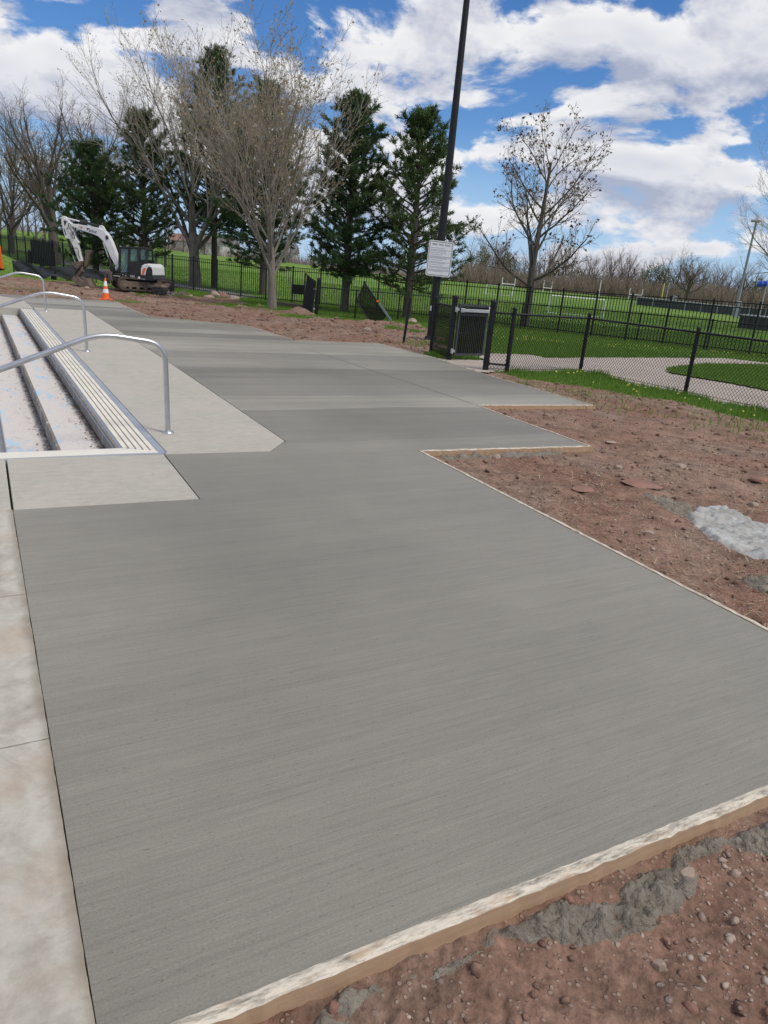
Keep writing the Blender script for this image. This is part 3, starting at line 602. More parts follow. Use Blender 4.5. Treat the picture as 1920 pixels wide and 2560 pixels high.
def lump_sheet(name, poly, amp, sc, m, base, seed, edge=.08, step=.012, floor=-.03):
    p = np.array(poly); x0, y0 = p.min(0); x1, y1 = p.max(0)
    gx, gy = np.meshgrid(np.arange(x0, x1, step), np.arange(y0, y1, step), indexing='ij'); sh = gx.shape; a = np.arange(gx.size).reshape(sh)
    f = np.stack([a[:-1, :-1], a[1:, :-1], a[1:, 1:], a[:-1, 1:]], -1).reshape(-1, 4); gx = gx.ravel(); gy = gy.ravel()
    jx = gx + (fbm(gx, gy, 7, 3, seed) - .5) * edge * 2; jy = gy + (fbm(gx, gy, 7, 3, seed + 5) - .5) * edge * 2
    ins = inpoly(jx, jy, poly); d = np.where(ins, segdist(jx, jy, poly), 0); h = sstep(0, edge, d)
    gz, _ = ground_z(gx, gy)
    z = gz + floor + h * (base + amp * fbm(gx, gy, sc, 5, seed + 9, .66))
    keep = (h[f].max(1) > 0); f = f[keep]; ids, inv = np.unique(f, return_inverse=True)
    return link(name, np_mesh(name, np.stack([gx, gy, z], 1)[ids], inv.reshape(f.shape), True), m)
sp_px = [(1712, 1290), (1740, 1262), (1790, 1258), (1850, 1275), (1920, 1310), (1990, 1340), (2000, 1420), (1920, 1412), (1860, 1395), (1810, 1365), (1760, 1345)]
tag(lump_sheet('cement_spill', [tuple(GT(*p)[:2]) for p in sp_px], .05, 12, MAT['spill'], .012, 3, .07, .012, -.012), 'pale grey puddle of spilled cement drying on the red soil', 'cement spill')
sp2 = [(1590, 1230), (1650, 1232), (1730, 1255), (1780, 1262), (1720, 1292), (1640, 1270)]
tag(lump_sheet('mortar_smear', [tuple(GT(*p)[:2]) for p in sp2], .07, 26, MAT['wetcement'], -.006, 6, .06, .010, -.02), 'dark crumbly mortar smear trailing into the pale cement spill', 'mortar')
sp3 = [(1835, 1450), (1860, 1432), (1940, 1440), (2000, 1470), (1990, 1500), (1900, 1490)]
tag(lump_sheet('mortar_smear', [tuple(GT(*p)[:2]) for p in sp3], .08, 26, MAT['wetcement'], -.004, 8, .05, .010, -.02), 'small grey mortar heap below the cement spill at the right edge', 'mortar')
fb = [tuple(W(u, v)[:2]) for u, v in [(.1, 1.11), (.5, 1.10), (1.0, 1.09), (1.6, 1.075), (2.4, 1.06), (3.0, 1.045), (3.0, .97), (2.5, .90), (2.2, .86), (1.95, .98), (1.6, .90), (1.3, .86), (1.05, 1.0), (.8, 1.02), (.5, .96), (.3, 1.02)]]
tag(lump_sheet('mortar_slop', fb, .075, 24, MAT['wetcement'], .0, 14, .06, .006, -.022), 'wet grey mortar slopped along the foot of the near form board', 'mortar')
fb2 = [tuple(W(u, v)[:2]) for u, v in [(3.8, 5.655), (4.6, 5.60), (5.4, 5.55), (5.4, 5.48), (4.9, 5.46), (4.4, 5.50), (3.9, 5.52)]]
tag(lump_sheet('mortar_slop', fb2, .10, 15, MAT['wetcement'], -.005, 18, .04, .010, -.02), 'grey mortar crumbs along the foot of the nearer notch board', 'mortar')

# single larger stones one can point at
def rock(name, px, py, w, h, label, m, cat='stone', group=None, seed=0, sink=.25, flat=1.):
    p = GT(px, py); dist = math.hypot(p.x, p.y); s = w * dist / F / 2; rg = np.random.RandomState(seed)
    bm = bmesh.new(); bmesh.ops.create_icosphere(bm, subdivisions=3, radius=1)
    ax = Vector(rg.normal(size=3)); cuts = [Vector(rg.normal(size=3)).normalized() for _ in range(9)]; ds = rg.uniform(.62, .92, 9)
    for q in bm.verts:
        for c_, dd in zip(cuts, ds):
            e = q.co.dot(c_) - dd
            if e > 0: q.co -= c_ * e * .9
        q.co *= 1 + rg.normal() * .012
        q.co.x *= s * 1.15; q.co.y *= s * rg.uniform(.85, .86); q.co.z *= s * h / w * flat * 1.2
    me = bpy.data.meshes.new(name); bm.to_mesh(me); bm.free()
    o = link(name, me, m); z = gz1(p.x, p.y); o.location = (p.x, p.y, z + s * h / w * (.5 - sink)); o.rotation_euler = (0, 0, rg.uniform(-.5, .5)); return tag(o, label, cat, group)
RK = [(1715, 2175, 45, 40, 'squarish tan stone just below the front board near the right edge', 'rock'), (1838, 2172, 26, 24, 'round tan pebble at the right edge below the front board', 'rock'),
 (1647, 2395, 36, 44, 'upright cream stone in the red soil at bottom right', 'rock'), (1835, 2300, 22, 22, 'small rounded brown pebble right of the cream stone', 'rock'), (1545, 2345, 18, 18, 'small pale pebble left of the cream stone', 'rock'),
 (1728, 2512, 40, 32, 'broken red sandstone piece at the bottom right corner', 'redrock'), (835, 2500, 44, 60, 'dark red clod-like stone against the front board', 'redrock'), (1420, 2240, 34, 36, 'red stone wedged under the middle of the front board', 'redrock'),
 (1900, 1196, 40, 14, 'flat red stone at the right edge above the cement spill', 'redrock'), (1883, 1258, 24, 14, 'tan pebble just above the cement spill', 'rock'), (1620, 1330, 26, 12, 'pale flat pebble left of the cement spill', 'rock'),
 (1545, 1165, 18, 16, 'pale angular stone in the soil beyond the nearer notch', 'rock'), (1495, 1191, 13, 10, 'cream pebble in the middle of the red soil', 'rock'), (1700, 1160, 30, 14, 'low grey stone on the soil towards the right edge', 'rock'),
 (1460, 1222, 58, 11, 'smaller flat red slab half buried in the soil', 'redrock'), (1600, 1208, 90, 14, 'larger flat red slab half buried in the soil', 'redrock'), (1242, 1138, 20, 14, 'pale stone at the foot of the nearer notch board', 'rock'), (1528, 1099, 26, 7, 'flat pale chip lying beyond the notch corner', 'rock'),
 (919, 822, 24, 18, 'angular clod-like rock on the broken ground left of the lone post', 'rock'), (1030, 800, 22, 14, 'tan rock on the grass behind the lone post', 'rock'), (218, 722, 12, 7, 'pale stone on the soil left of the traffic cone', 'rock')]
for i, (px, py, w, h, lb, m) in enumerate(RK): rock('stone', px, py + h * .4, w, h, lb, MAT[m], seed=100 + i, flat=.6 if h < w * .3 else 1.)
for i, (px, py, w, h, lb) in enumerate([(522, 745, 24, 12, 'leftmost low rock of the pile by the iron fence'), (537, 742, 26, 20, 'tallest rock of the pile by the iron fence'), (556, 743, 24, 16, 'reddish rock in the middle of the pile by the iron fence'), (584, 749, 26, 12, 'rightmost pale rock of the pile by the iron fence'), (476, 741, 12, 8, 'small lone rock left of the rock pile')]):
    rock('rock', px, py, w, h, lb, MAT['redrock' if i == 2 else 'rock'], 'rock', 'rock pile by the iron fence', 300 + i, .2)

def blades(name, x, y, hgt, wid, m, lean=.5):
    n = len(x); z, _ = ground_z(x, y); isl = inpoly(x, y, isl_w); z = np.where(isl, tz(x, y) + .045, z)
    a = rs.uniform(0, 6.283, n); l = hgt * lean * rs.uniform(.1, 1, n); b = rs.uniform(0, 6.283, n)
    p0 = np.stack([x - np.cos(a) * wid, y - np.sin(a) * wid, z - .01], -1); p1 = np.stack([x + np.cos(a) * wid, y + np.sin(a) * wid, z - .01], -1); p2 = np.stack([x + np.cos(b) * l, y + np.sin(b) * l, z + hgt], -1)
    return link(name, np_mesh(name, np.stack([p0, p1, p2], 1).reshape(-1, 3), np.arange(3 * n).reshape(-1, 3)), m)
def grass_pts(n, x0, x1, y0, y1):
    x = rs.uniform(x0, x1, n); y = rs.uniform(y0, y1, n); u = UC * x + US * y; v = -US * x + UC * y
    ok = ~soil_mask(x, y) & ~inpoly(x, y, fresh_w) & (~inpoly(x, y, path_w) | inpoly(x, y, isl_w)) & ~((u < 2.7) & (u > -9) & (v < 27)) & (np.abs(x) < y * .72 + 2)
    return x[ok], y[ok]
x1_, y1_ = grass_pts(300000, -4, 16, 8, 24); x2_, y2_ = grass_pts(190000, -16, 18, 22, 42); x3_, y3_ = grass_pts(90000, -36, 30, 36, 75)
gx = np.concatenate([x1_, x2_, x3_]); gy = np.concatenate([y1_, y2_, y3_])
fnear = np.exp(-np.minimum(segdist(gx, gy, [tuple(W(9.34, 11.55)[:2]), tuple(W(11.64, 11.83)[:2]), tuple(W(11.7, 9.06)[:2]), tuple(W(11.9, 2.)[:2]), tuple(W(11.7, 9.06)[:2]), tuple(W(11.64, 11.83)[:2])]), 5) * 2.2)
hg = (.035 + .05 * rs.uniform(0, 1, len(gx))) * (.6 + .9 * fbm(gx, gy, .8, 3, 61)) + fnear * rs.uniform(.0, .13, len(gx)) * (fbm(gx, gy, 2., 2, 66) > .42)
stuff(tag(blades('grass', gx, gy, hg, .005 + .00035 * gy, MAT['blade']), 'green spring grass growing along the fences and lawns', 'grass'))
# straggling weeds on the bare soil near the fence and by the lamp pole
xs, ys = [], []
for (px, py, n, sp) in [(1040, 862, 140, .35), (1065, 858, 160, .3), (1090, 905, 30, .2), (1270, 960, 120, .4), (1400, 985, 200, .7), (1540, 1010, 200, .7), (1880, 1080, 160, .5), (1900, 1060, 160, .5), (625, 775, 200, .8), (600, 765, 150, .8), (700, 785, 300, .7), (60, 730, 200, 1.), (75, 735, 200, .7)]:
    p = GT(px, py); xs.append(rs.normal(p.x, sp, n)); ys.append(rs.normal(p.y, sp, n))
wx = np.concatenate(xs); wy = np.concatenate(ys); ok = ~inpoly(wx, wy, fresh_w); wx, wy = wx[ok], wy[ok]
stuff(tag(blades('weeds', wx, wy, rs.uniform(.04, .13, len(wx)), .008, MAT['blade'], .8), 'sparse weeds sprouting from the bare soil', 'weeds'))
fx, fy = grass_pts(1500, 0, 16, 9, 26); fm = fbm(fx, fy, .5, 2, 77) > .5; fx, fy = fx[fm], fy[fm]
n = len(fx); sz = np.full(n, .022)
me_o = stones('dandelions', fx, fy, sz, MAT['yellow'], 4.0); stuff(tag(me_o, 'yellow dandelion heads dotted in the enclosed lawn', 'dandelions'))
# ------------------------------------------------------------------ fences and gates
def plane_hit(px, py, p0, n):
    d = Vector(ray(px, py)); o = Vector((0, 0, H)); t = (Vector(p0) - o).dot(n) / d.dot(n); return o + d * t
def clip_line(c, d, poly):                         # infinite 2D line c + t d against a convex polygon
    ts = []
    for i in range(len(poly)):
        a = Vector(poly[i]); e = Vector(poly[(i + 1) % len(poly)]) - a; den = d.x * e.y - d.y * e.x
        if abs(den) < 1e-9: continue
        w = a - c; t = (w.x * e.y - w.y * e.x) / den; s = (w.x * d.y - w.y * d.x) / den
        if -1e-6 <= s <= 1 + 1e-6: ts.append(t)
    return (min(ts), max(ts)) if len(ts) >= 2 and max(ts) - min(ts) > 1e-3 else None
def chain_mesh(mb, O, ex, ey, poly, pitch=.066, r=.0028):
    O = Vector(O); ex = Vector(ex).normalized(); ey = Vector(ey).normalized(); nz = ex.cross(ey); P2 = [Vector(p) for p in poly]
    ext = max(abs(p.x) + abs(p.y) for p in P2) + pitch
    for sgn in (1, -1):
        d = Vector((1, sgn * 1.15)).normalized(); nn = Vector((-d.y, d.x)); k = -int(ext / pitch * 1.5)
        while k * pitch < ext * 1.5:
            t = clip_line(nn * (k * pitch * .78), d, P2); k += 1
            if not t: continue
            q = [nn * ((k - 1) * pitch * .78) + d * v for v in t]; a, b = [O + ex * v.x + ey * v.y + nz * (r * .9 * sgn) for v in q]
            mb.tube([a, b], r, 3, False, True)
def fence_run(root, pts, h=1.19, heights=None, pitch=.066, post_r=.03, r=.0028, caps=True, mid=False, drop=None):
    # pts are base points; posts, top rail, bottom wire and mesh between them
    for i, p in enumerate(pts):
        hh = (heights[i] if heights else h); R = post_r if not isinstance(post_r, list) else post_r[i]
        po = MB().tube([p + Vector((0, 0, -.15)), p + Vector((0, 0, hh + .02))], R, 12).build('post', MAT['black'], root)
        if caps: MB().tube([p + Vector((0, 0, hh + .015)), p + Vector((0, 0, hh + .045)), p + Vector((0, 0, hh + .06))], [R * 1.25, R * 1.2, R * .5], 12).build('cap', MAT['blackmatt'], po)
        for bz in (.12, .55, .95):
            MB().tube([p + Vector((0, 0, hh * bz)), p + Vector((0, 0, hh * bz + .022))], R * 1.18, 10).build('band', MAT['blackmatt'], po)
    for i in range(len(pts) - 1):
        if drop and i in drop: continue
        a, b = pts[i], pts[i + 1]; t = Vector((0, 0, h - .03)); MB().tube([a + t, b + t], .021, 8).build('top_rail', MAT['black'], root)
        MB().tube([a + Vector((0, 0, .05)), b + Vector((0, 0, .05))], .004, 4).build('tension_wire', MAT['blackmatt'], root)
        e = b - a; L = e.length; mb = MB(); chain_mesh(mb, a + Vector((0, 0, .04)), e, Vector((0, 0, 1)), [(0, 0), (L, 0), (L, h - .07), (0, h - .07)], pitch, r)
        stuff(mb.build('chain_mesh', MAT['blackmatt'], root))
def at_uv(u, v): p = W(u, v); return Vector((p.x, p.y, tz1(p.x, p.y)))
P_hinge, P_latch = at_uv(9.07, 13.26), at_uv(8.98, 11.8)
P_end, P_cor, P_mid = at_uv(9.34, 11.55), at_uv(11.64, 11.83), at_uv(11.7, 9.06)
P_end = GT(1266, 931); P_latch = GT(1213, 926); P_cor = GT(1450, 929); P_mid = GT(1712, 985)
stp = (P_mid - P_cor); P_r = [Vector((P_mid.x + stp.x * k, P_mid.y + stp.y * k, tz1(P_mid.x + stp.x * k, P_mid.y + stp.y * k))) for k in (1, 2)]
nf = thing('chain_link_fence', 'black chain link fence with grass at its foot, right of the gate', 'fence')
fence_run(nf, [P_latch, P_end, P_cor, P_mid] + P_r, 1.16, [1.30, 1.20, 1.18, 1.17, 1.17, 1.17], .066, [.060, .044, .040, .038, .038, .038], .0040)
MB().tube([P_latch + Vector((0, 0, .14)), P_end + Vector((0, 0, .14))], .02, 8).build('bottom_rail', MAT['black'], nf)
sf = thing('chain_link_fence', 'short dark chain link panel between the lamp pole and the open gate', 'fence')
P_hinge = GT(1121.4, 900.5); P_short = GT(1076.6, 880)
fence_run(sf, [P_short, P_hinge], 1.16, [1.22, 1.30], .06, [.040, .062], .0055)
MB().tube([P_short + Vector((0, 0, .16)), P_hinge + Vector((0, 0, .16))], .02, 8).build('bottom_rail', MAT['black'], sf)
ff = thing('chain_link_fence', 'low chain link fence across the lawn in front of the tall iron fence', 'fence')
ffp = [GT(*p) for p in ((790, 788), (887, 797), (994, 802), (1090, 809), (1190, 815), (1300, 823), (1393, 832), (1590, 853), (1766, 876), (1960, 905))]
fence_run(ff, ffp, 1.12, None, .075, .032, .0030, False)
lp = GT(1008, 856); lone = thing('fence_post', 'lone leaning black post left standing beside the lamp pole', 'post', lp)
tp = D(1026, 745, lp.y) - lp; MB().tube([Vector((0, 0, -.15)), tp], .035, 12).build('shaft', MAT['black'], lone); MB().tube([tp, tp + Vector((0, 0, .025))], [.038, .018], 12).build('cap', MAT['blackmatt'], lone)
# open iron gate leaf
gate = thing('iron_gate', 'open black picket gate with a pale grey push bar', 'gate', (0, 0, 0))
g0 = P_hinge + Vector((.11, -.03, 0)); g0.z = 0; g1 = g0 + Vector((.66, .62, 0)); ge = (g1 - g0); gL = ge.length; gd = ge.normalized(); gn = Vector((gd.y, -gd.x, 0))
zb, zt = tz1(g0.x, g0.y) + .13, tz1(g0.x, g0.y) + 1.20
for q in (g0, g1): MB().bar(q + Vector((0, 0, zb - .02)), q + Vector((0, 0, zt)), .05, .05, gd).build('stile', MAT['charcoal'], gate, .004)
for z in (zb, zt - .03, zt - .22): MB().bar(g0 + Vector((0, 0, z)), g1 + Vector((0, 0, z)), .035, .05).build('rail', MAT['charcoal'], gate, .004)
pk = MB().box((0, 0, (zt - zb) / 2), (.026, .026, zt - zb)).mesh('picket')
for i in range(1, 15):
    o = link('picket', pk, MAT['black'], gate); p = g0 + ge * (i / 15); o.location = (p.x, p.y, zb); o.rotation_euler = (0, 0, math.atan2(gd.y, gd.x))
mb = MB(); chain_mesh(mb, g0 + gn * -.02 + Vector((0, 0, zb)), gd, Vector((0, 0, 1)), [(0, 0), (gL, 0), (gL, zt - zb - .03), (0, zt - zb - .03)], .05, .0042); stuff(mb.build('mesh_lining', MAT['blackmatt'], gate))
pb0 = g0 + gd * .03 + gn * .07; pb1 = g1 + gd * .02 + gn * .07
pbar = MB().bar(pb0 + Vector((0, 0, zt - .13)), pb1 + Vector((0, 0, zt - .13)), .05, .065).build('push_bar', MAT['galv'], gate, .008)
MB().box(pb1 + Vector((0, 0, zt - .11)), (.07, .07, .15)).build('end_block', MAT['whitepaint'], pbar, .01); MB().box(pb0 + Vector((0, 0, zt - .13)), (.08, .06, .09)).build('end_block', MAT['galv'], pbar, .01)
for z in (zb + .08, zt - .12):
    h_ = MB().tube([g0 - gd * .09 + Vector((0, 0, z - .05)), g0 - gd * .09 + Vector((0, 0, z + .05))], .03, 10); h_.box(g0 - gd * .05 + Vector((0, 0, z)), (.07, .05, .05)); h_.build('hinge', MAT['galv'], gate)
MB().tube([g1 - gd * .09 + Vector((0, 0, zb - .12)), g1 - gd * .09 + Vector((0, 0, zb + .1))], .011, 8).build('drop_rod', MAT['charcoal'], gate)

# far left gate, sagging on its post, and the unhung panel propped on the low fence
sg = thing('chain_link_gate', 'dark gate leaf hanging crooked on its post by a soil heap', 'gate', ffp[0])
MB().tube([(0, 0, -.1), (.02, 0, .70), (.045, 0, 1.38)], .075, 12).build('post', MAT['black'], sg); MB().tube([(.045, 0, 1.38), (.046, 0, 1.44)], [.085, .05], 12).build('cap', MAT['blackmatt'], sg)
e0 = Vector((-.16, -.08, .06)); ed = Vector((-.46, .75, .16)); up = Vector((.09, 0, 1.16))
for a, b in ((e0, e0 + ed), (e0 + up, e0 + up + ed * 1.15 + Vector((0, 0, .14))), (e0, e0 + up), (e0 + ed, e0 + ed * 1.15 + up + Vector((0, 0, .14)))): MB().tube([a, b], .026, 8).build('frame_tube', MAT['black'], sg)
mb = MB(); nrm = ed.cross(up).normalized()
for k in range(14): a = e0 + ed * ((k + .5) / 14); mb.tube([a, a + up * 1.08], .021, 4)
stuff(mb.build('pickets', MAT['black'], sg))
for z in (.25, 1.0): MB().box((-.09, -.05, z), (.09, .05, .06)).build('hinge', MAT['galv'], sg)
pp = GT(950, 804); Yp = pp.y - .1
def l8(x, y): return (700 + x / 4.608, 660 + y / 4.608)
Tq, Rq, Lq, Bq = [D(*l8(*p), Yp) for p in ((965, 215), (1275, 655), (875, 440), (1035, 660))]
for q, dy in ((Tq, .55), (Lq, .30), (Rq, 0.), (Bq, -.05)): q.y += dy
lg = thing('unhung_gate', 'detached chain link gate panel propped diagonally on the low fence', 'gate panel', (0, 0, 0))
for a, b, r in ((Tq, Rq, .032), (Lq, Bq, .026), (Tq, Lq, .026)): MB().tube([a, b], r, 8).build('frame_tube', MAT['black'], lg)
MB().bar(Tq.lerp(Rq, .55) + Vector((0, -.05, .02)), Rq + Vector((.02, -.05, 0)), .05, .07).build('brace', MAT['pipegrey'], lg)
MB().box(Tq.lerp(Rq, .5) + Vector((0, -.06, .02)), (.09, .05, .07)).build('orange_tag', MAT['orange'], lg)
MB().tube([Tq + Vector((0, 0, -.04)), Tq + Vector((0, 0, .05))], .05, 10).build('cap', MAT['blackmatt'], lg)
exv = (Rq - Tq).normalized(); lv = (Lq - Tq); eyv = (lv - exv * lv.dot(exv)).normalized()
def loc2(q): w = q - Tq; return (w.dot(exv), w.dot(eyv))
mb = MB(); chain_mesh(mb, Tq, exv, eyv, [loc2(Tq), loc2(Lq), loc2(Bq), loc2(Bq.lerp(Rq, .6)), loc2(Tq.lerp(Rq, .85))][::-1], .045, .012); stuff(mb.build('chain_mesh', MAT['blackmatt'], lg))

# tall iron fence along the park
FP = [(-40, 66), (-30.5, 57.3), (-21, 48.6), (-12.9, 42.2), (-7, 39.6), (-.7, 37.4), (4.5, 34.3), (7.6, 31.9), (10.0, 29.3), (12.9, 26.8), (16.5, 23.9), (21, 20.5)]
fence = thing('iron_fence', 'tall black iron picket fence running along the park field', 'fence')
dst = [0]
for a, b in zip(FP, FP[1:]): dst.append(dst[-1] + math.dist(a, b))
def fpos(s):
    x = float(np.interp(s, dst, [p[0] for p in FP])); y = float(np.interp(s, dst, [p[1] for p in FP])); return Vector((x, y, tz1(x, y)))
pitchp = 1.62; nP = int(dst[-1] / pitchp); FH = 1.80; posts = [fpos(i * pitchp) for i in range(nP + 1)]
pkm = MB().box((0, 0, (FH - .12) / 2), (.024, .024, FH - .12)).mesh('picket'); pom = MB().box((0, 0, FH / 2 - .02), (.065, .065, FH + .1)).mesh('post'); cpm = MB().prism([(-.042, -.042), (.042, -.042), (.042, .042), (-.042, .042)], FH + .03, FH + .055).mesh('cap')
pick = []
for i, p in enumerate(posts):
    q = posts[min(i + 1, nP)] - posts[max(i - 1, 0)]; az = math.atan2(q.y, q.x)
    o = link('post', pom, MAT['black'], fence); o.location = p; o.rotation_euler = (0, 0, az); c_ = link('cap', cpm, MAT['black'], o)
    if i < nP:
        b = posts[i + 1]
        for z in (.11, FH - .20, FH - .03): MB().bar(p + Vector((0, 0, z)), b + Vector((0, 0, z)), .03, .035).build('rail', MAT['black'], fence)
        for k in range(1, 12): pick.append((p.lerp(b, k / 12) + Vector((0, 0, .06)), math.atan2((b - p).y, (b - p).x)))
pick.sort(key=lambda t: t[0].length if abs(t[0].x) < t[0].y * .62 else 1e3)
for p, az in pick[:300]: o = link('picket', pkm, MAT['black'], fence); o.location = p; o.rotation_euler = (0, 0, az)
mb = MB()
for p, az in pick[300:]: mb.box(p + Vector((0, 0, (FH - .12) / 2)), (.024, .024, FH - .12), Matrix.Rotation(az, 3, 'Z'))
stuff(mb.build('pickets', MAT['black'], fence))

# ------------------------------------------------------------------ lamp pole and rules sign
lpb = GT(1076, 852); pole = thing('lamp_pole', 'tall dark lamp pole rising out of the picture', 'lamp pole', lpb)
pts = [D(1076 + (1167 - 1076) * k / 12, 852 * (1 - k / 12), lpb.y) - lpb for k in range(13)]; ddir = (pts[-1] - pts[0]) / 12
MB().tube([pts[0] - Vector((0, 0, .2))] + pts + [pts[-1] + ddir * 1.2], [.112] * 3 + [.112 - .0035 * k for k in range(12)], 20).build('shaft', MAT['black'], pole)
MB().tube([(0, 0, -.1), (0, 0, .10), (0, 0, .14)], [.17, .17, .12], 20).build('base_cover', MAT['black'], pole)
tpv = pts[-1] + ddir * 1.2; MB().tube([tpv, tpv + Vector((0, -.1, .12)), tpv + Vector((0, -1.0, .2))], .04, 10).build('arm', MAT['black'], pole); MB().box(tpv + Vector((0, -1.35, .2)), (.34, .7, .1)).build('lamp_head', MAT['black'], pole, .02)
pa = D(1079, 770, lpb.y) - lpb; MB().box(pa + Vector((-.03, -.125, 0)), (.05, .03, .13)).build('access_plate', MAT['galv'], pole)
sY = lpb.y - .145; sc = D(1099, 647, sY)
sgn = thing('sign', 'white SPRAY POOL RULES sign fixed to the lamp pole', 'sign', sc, math.radians(1)); sgn.rotation_euler = (0, math.radians(1.2), math.radians(1))
def rrect(w, h, r, n=5):
    out = []
    for cx_, cy_, a0 in ((w / 2 - r, h / 2 - r, 0), (-w / 2 + r, h / 2 - r, 90), (-w / 2 + r, -h / 2 + r, 180), (w / 2 - r, -h / 2 + r, 270)):
        for k in range(n + 1): a = math.radians(a0 + 90 * k / n); out.append((cx_ + r * math.cos(a), cy_ + r * math.sin(a)))
    return out
SW, SH = .66, .90
MB().prism(rrect(SW, SH, .045), -.004, .004, 1).build('plate', MAT['sign'], sgn)
o_ = rrect(SW - .045, SH - .045, .035); i_ = rrect(SW - .072, SH - .072, .025); n_ = len(o_)
MB().add([(p[0], -.0055, p[1]) for p in o_] + [(p[0], -.0055, p[1]) for p in i_], [(k, (k + 1) % n_, n_ + (k + 1) % n_, n_ + k) for k in range(n_)]).build('border_line', MAT['ink'], sgn)
def text_mesh(name, body, size, m, parent, loc, rot, align='CENTER', ext=.0008, xs=1., shear=0.):
    cu = bpy.data.curves.new(name, 'FONT'); cu.body = body; cu.size = size; cu.align_x = align; cu.align_y = 'CENTER'; cu.extrude = ext; cu.shear = shear; cu.resolution_u = 3
    to = bpy.data.objects.new(name, cu); C.objects.link(to); bpy.context.view_layer.update()
    me = bpy.data.meshes.new_from_object(to.evaluated_get(bpy.context.evaluated_depsgraph_get())); bpy.data.objects.remove(to); me.materials.clear()
    o = link(name, me, m, parent); o.location = loc; o.rotation_euler = rot; o.scale = (xs, 1, 1); return o
text_mesh('heading', 'SPRAY  POOL  RULES', .066, MAT['ink'], sgn, (0.0, -.006, SH / 2 - .098), (math.pi / 2, 0, 0), xs=.78)
rg = random.Random(8); z = SH / 2 - .185
for para in (1, 2, 1, 1, 3, 1, 2, 1, 2, 3):
    for ln in range(para):
        mb = MB(); x = -.265; xe = .262 if ln < para - 1 else rg.uniform(.05, .25)
        while x < xe: w = rg.uniform(.014, .05); mb.box((x + w / 2, -.0055, z), (w, .001, .0105)); x += w + .008
        mb.build('small_print', MAT['greyink'], sgn); z -= .0255
    z -= .0205

# ------------------------------------------------------------------ handrails
eu = Vector((UC, US, 0)); ev = Vector((-US, UC, 0))
def bend(pts, rad, n=6):
    out = [pts[0]]
    for a, b, c_ in zip(pts, pts[1:], pts[2:]):
        u_, w_ = (a - b), (c_ - b); r = min(rad, u_.length * .48, w_.length * .48); p, q = b + u_.normalized() * r, b + w_.normalized() * r
        for k in range(n + 1): t = k / n; out.append(p * (1 - t) ** 2 + b * 2 * t * (1 - t) + q * t ** 2)
    return out + [pts[-1]]
for (u0, v0, lb) in ((1.50, 6.74, 'nearest steel handrail over the pool steps'), (1.53, 12.62, 'middle steel handrail of the three over the pool steps'), (1.55, 20.35, 'farthest steel handrail at the end of the pool steps')):
    b = W(u0, v0); hr = thing('handrail', lb, 'handrail', (b.x, b.y, .004), UA, 'steel handrails over the pool steps')
    path = bend([Vector((0, 0, 0)), Vector((-.02, 0, .83)), Vector((-.58, 0, .90)), Vector((-1.9, 0, .36)), Vector((-2.9, 0, -.05)), Vector((-3.1, 0, -.1))], .17, 8)
    path2 = path[:-1] + [Vector((-2.9, 0, -.52))]
    MB().tube(path, .0242, 14).build('rail_tube', MAT['steel'], hr)
    MB().tube([(-2.85, 0, -.02), (-2.85, 0, -.69)], .0242, 14).build('lower_post', MAT['steel'], hr)
    MB().tube([(0, 0, 0), (0, 0, .012), (0, 0, .02), (0, 0, .03)], [.056, .054, .04, .026], 18).build('base_flange', MAT['steel'], hr)

# ------------------------------------------------------------------ traffic cone and the clutter by the machine
cp = GT(265, 751); cp.z = gz1(cp.x, cp.y); cone = thing('traffic_cone', 'orange traffic cone with two white bands at the walkway edge', 'traffic cone', cp)
MB().box((0, 0, .012), (.36, .36, .055)).build('base', MAT['orange'], cone, .01)
rad = lambda z: .135 - .108 * z / .70
def cseg(z0, z1, m, nm, e=0.): MB().tube([(0, 0, z0), (0, 0, z1)], [rad(z0) + e, rad(z1) + e], 20, True).build(nm, m, cone)
cseg(.03, .72, MAT['orange'], 'body'); cseg(.23, .36, MAT['reflect'], 'white_band', .003); cseg(.46, .62, MAT['reflect'], 'white_band', .003)
ob = GT(-12, 678); ob.z = gz1(ob.x, ob.y); orb = thing('safety_barrier', 'bright orange barrier panel at the left edge of the picture', 'barrier', ob)
MB().prism([(-.75, .1), (.48, .06), (.42, 1.30), (-.72, 1.42)], -.05, .05, 1).build('panel', MAT['orange'], orb, .015)
for x_ in (-.6, .35): MB().box((x_, 0, .03), (.09, .5, .12)).build('foot', MAT['blackmatt'], orb)
def c6(x, y): return (x / 5.53, 560 + y / 5.53)
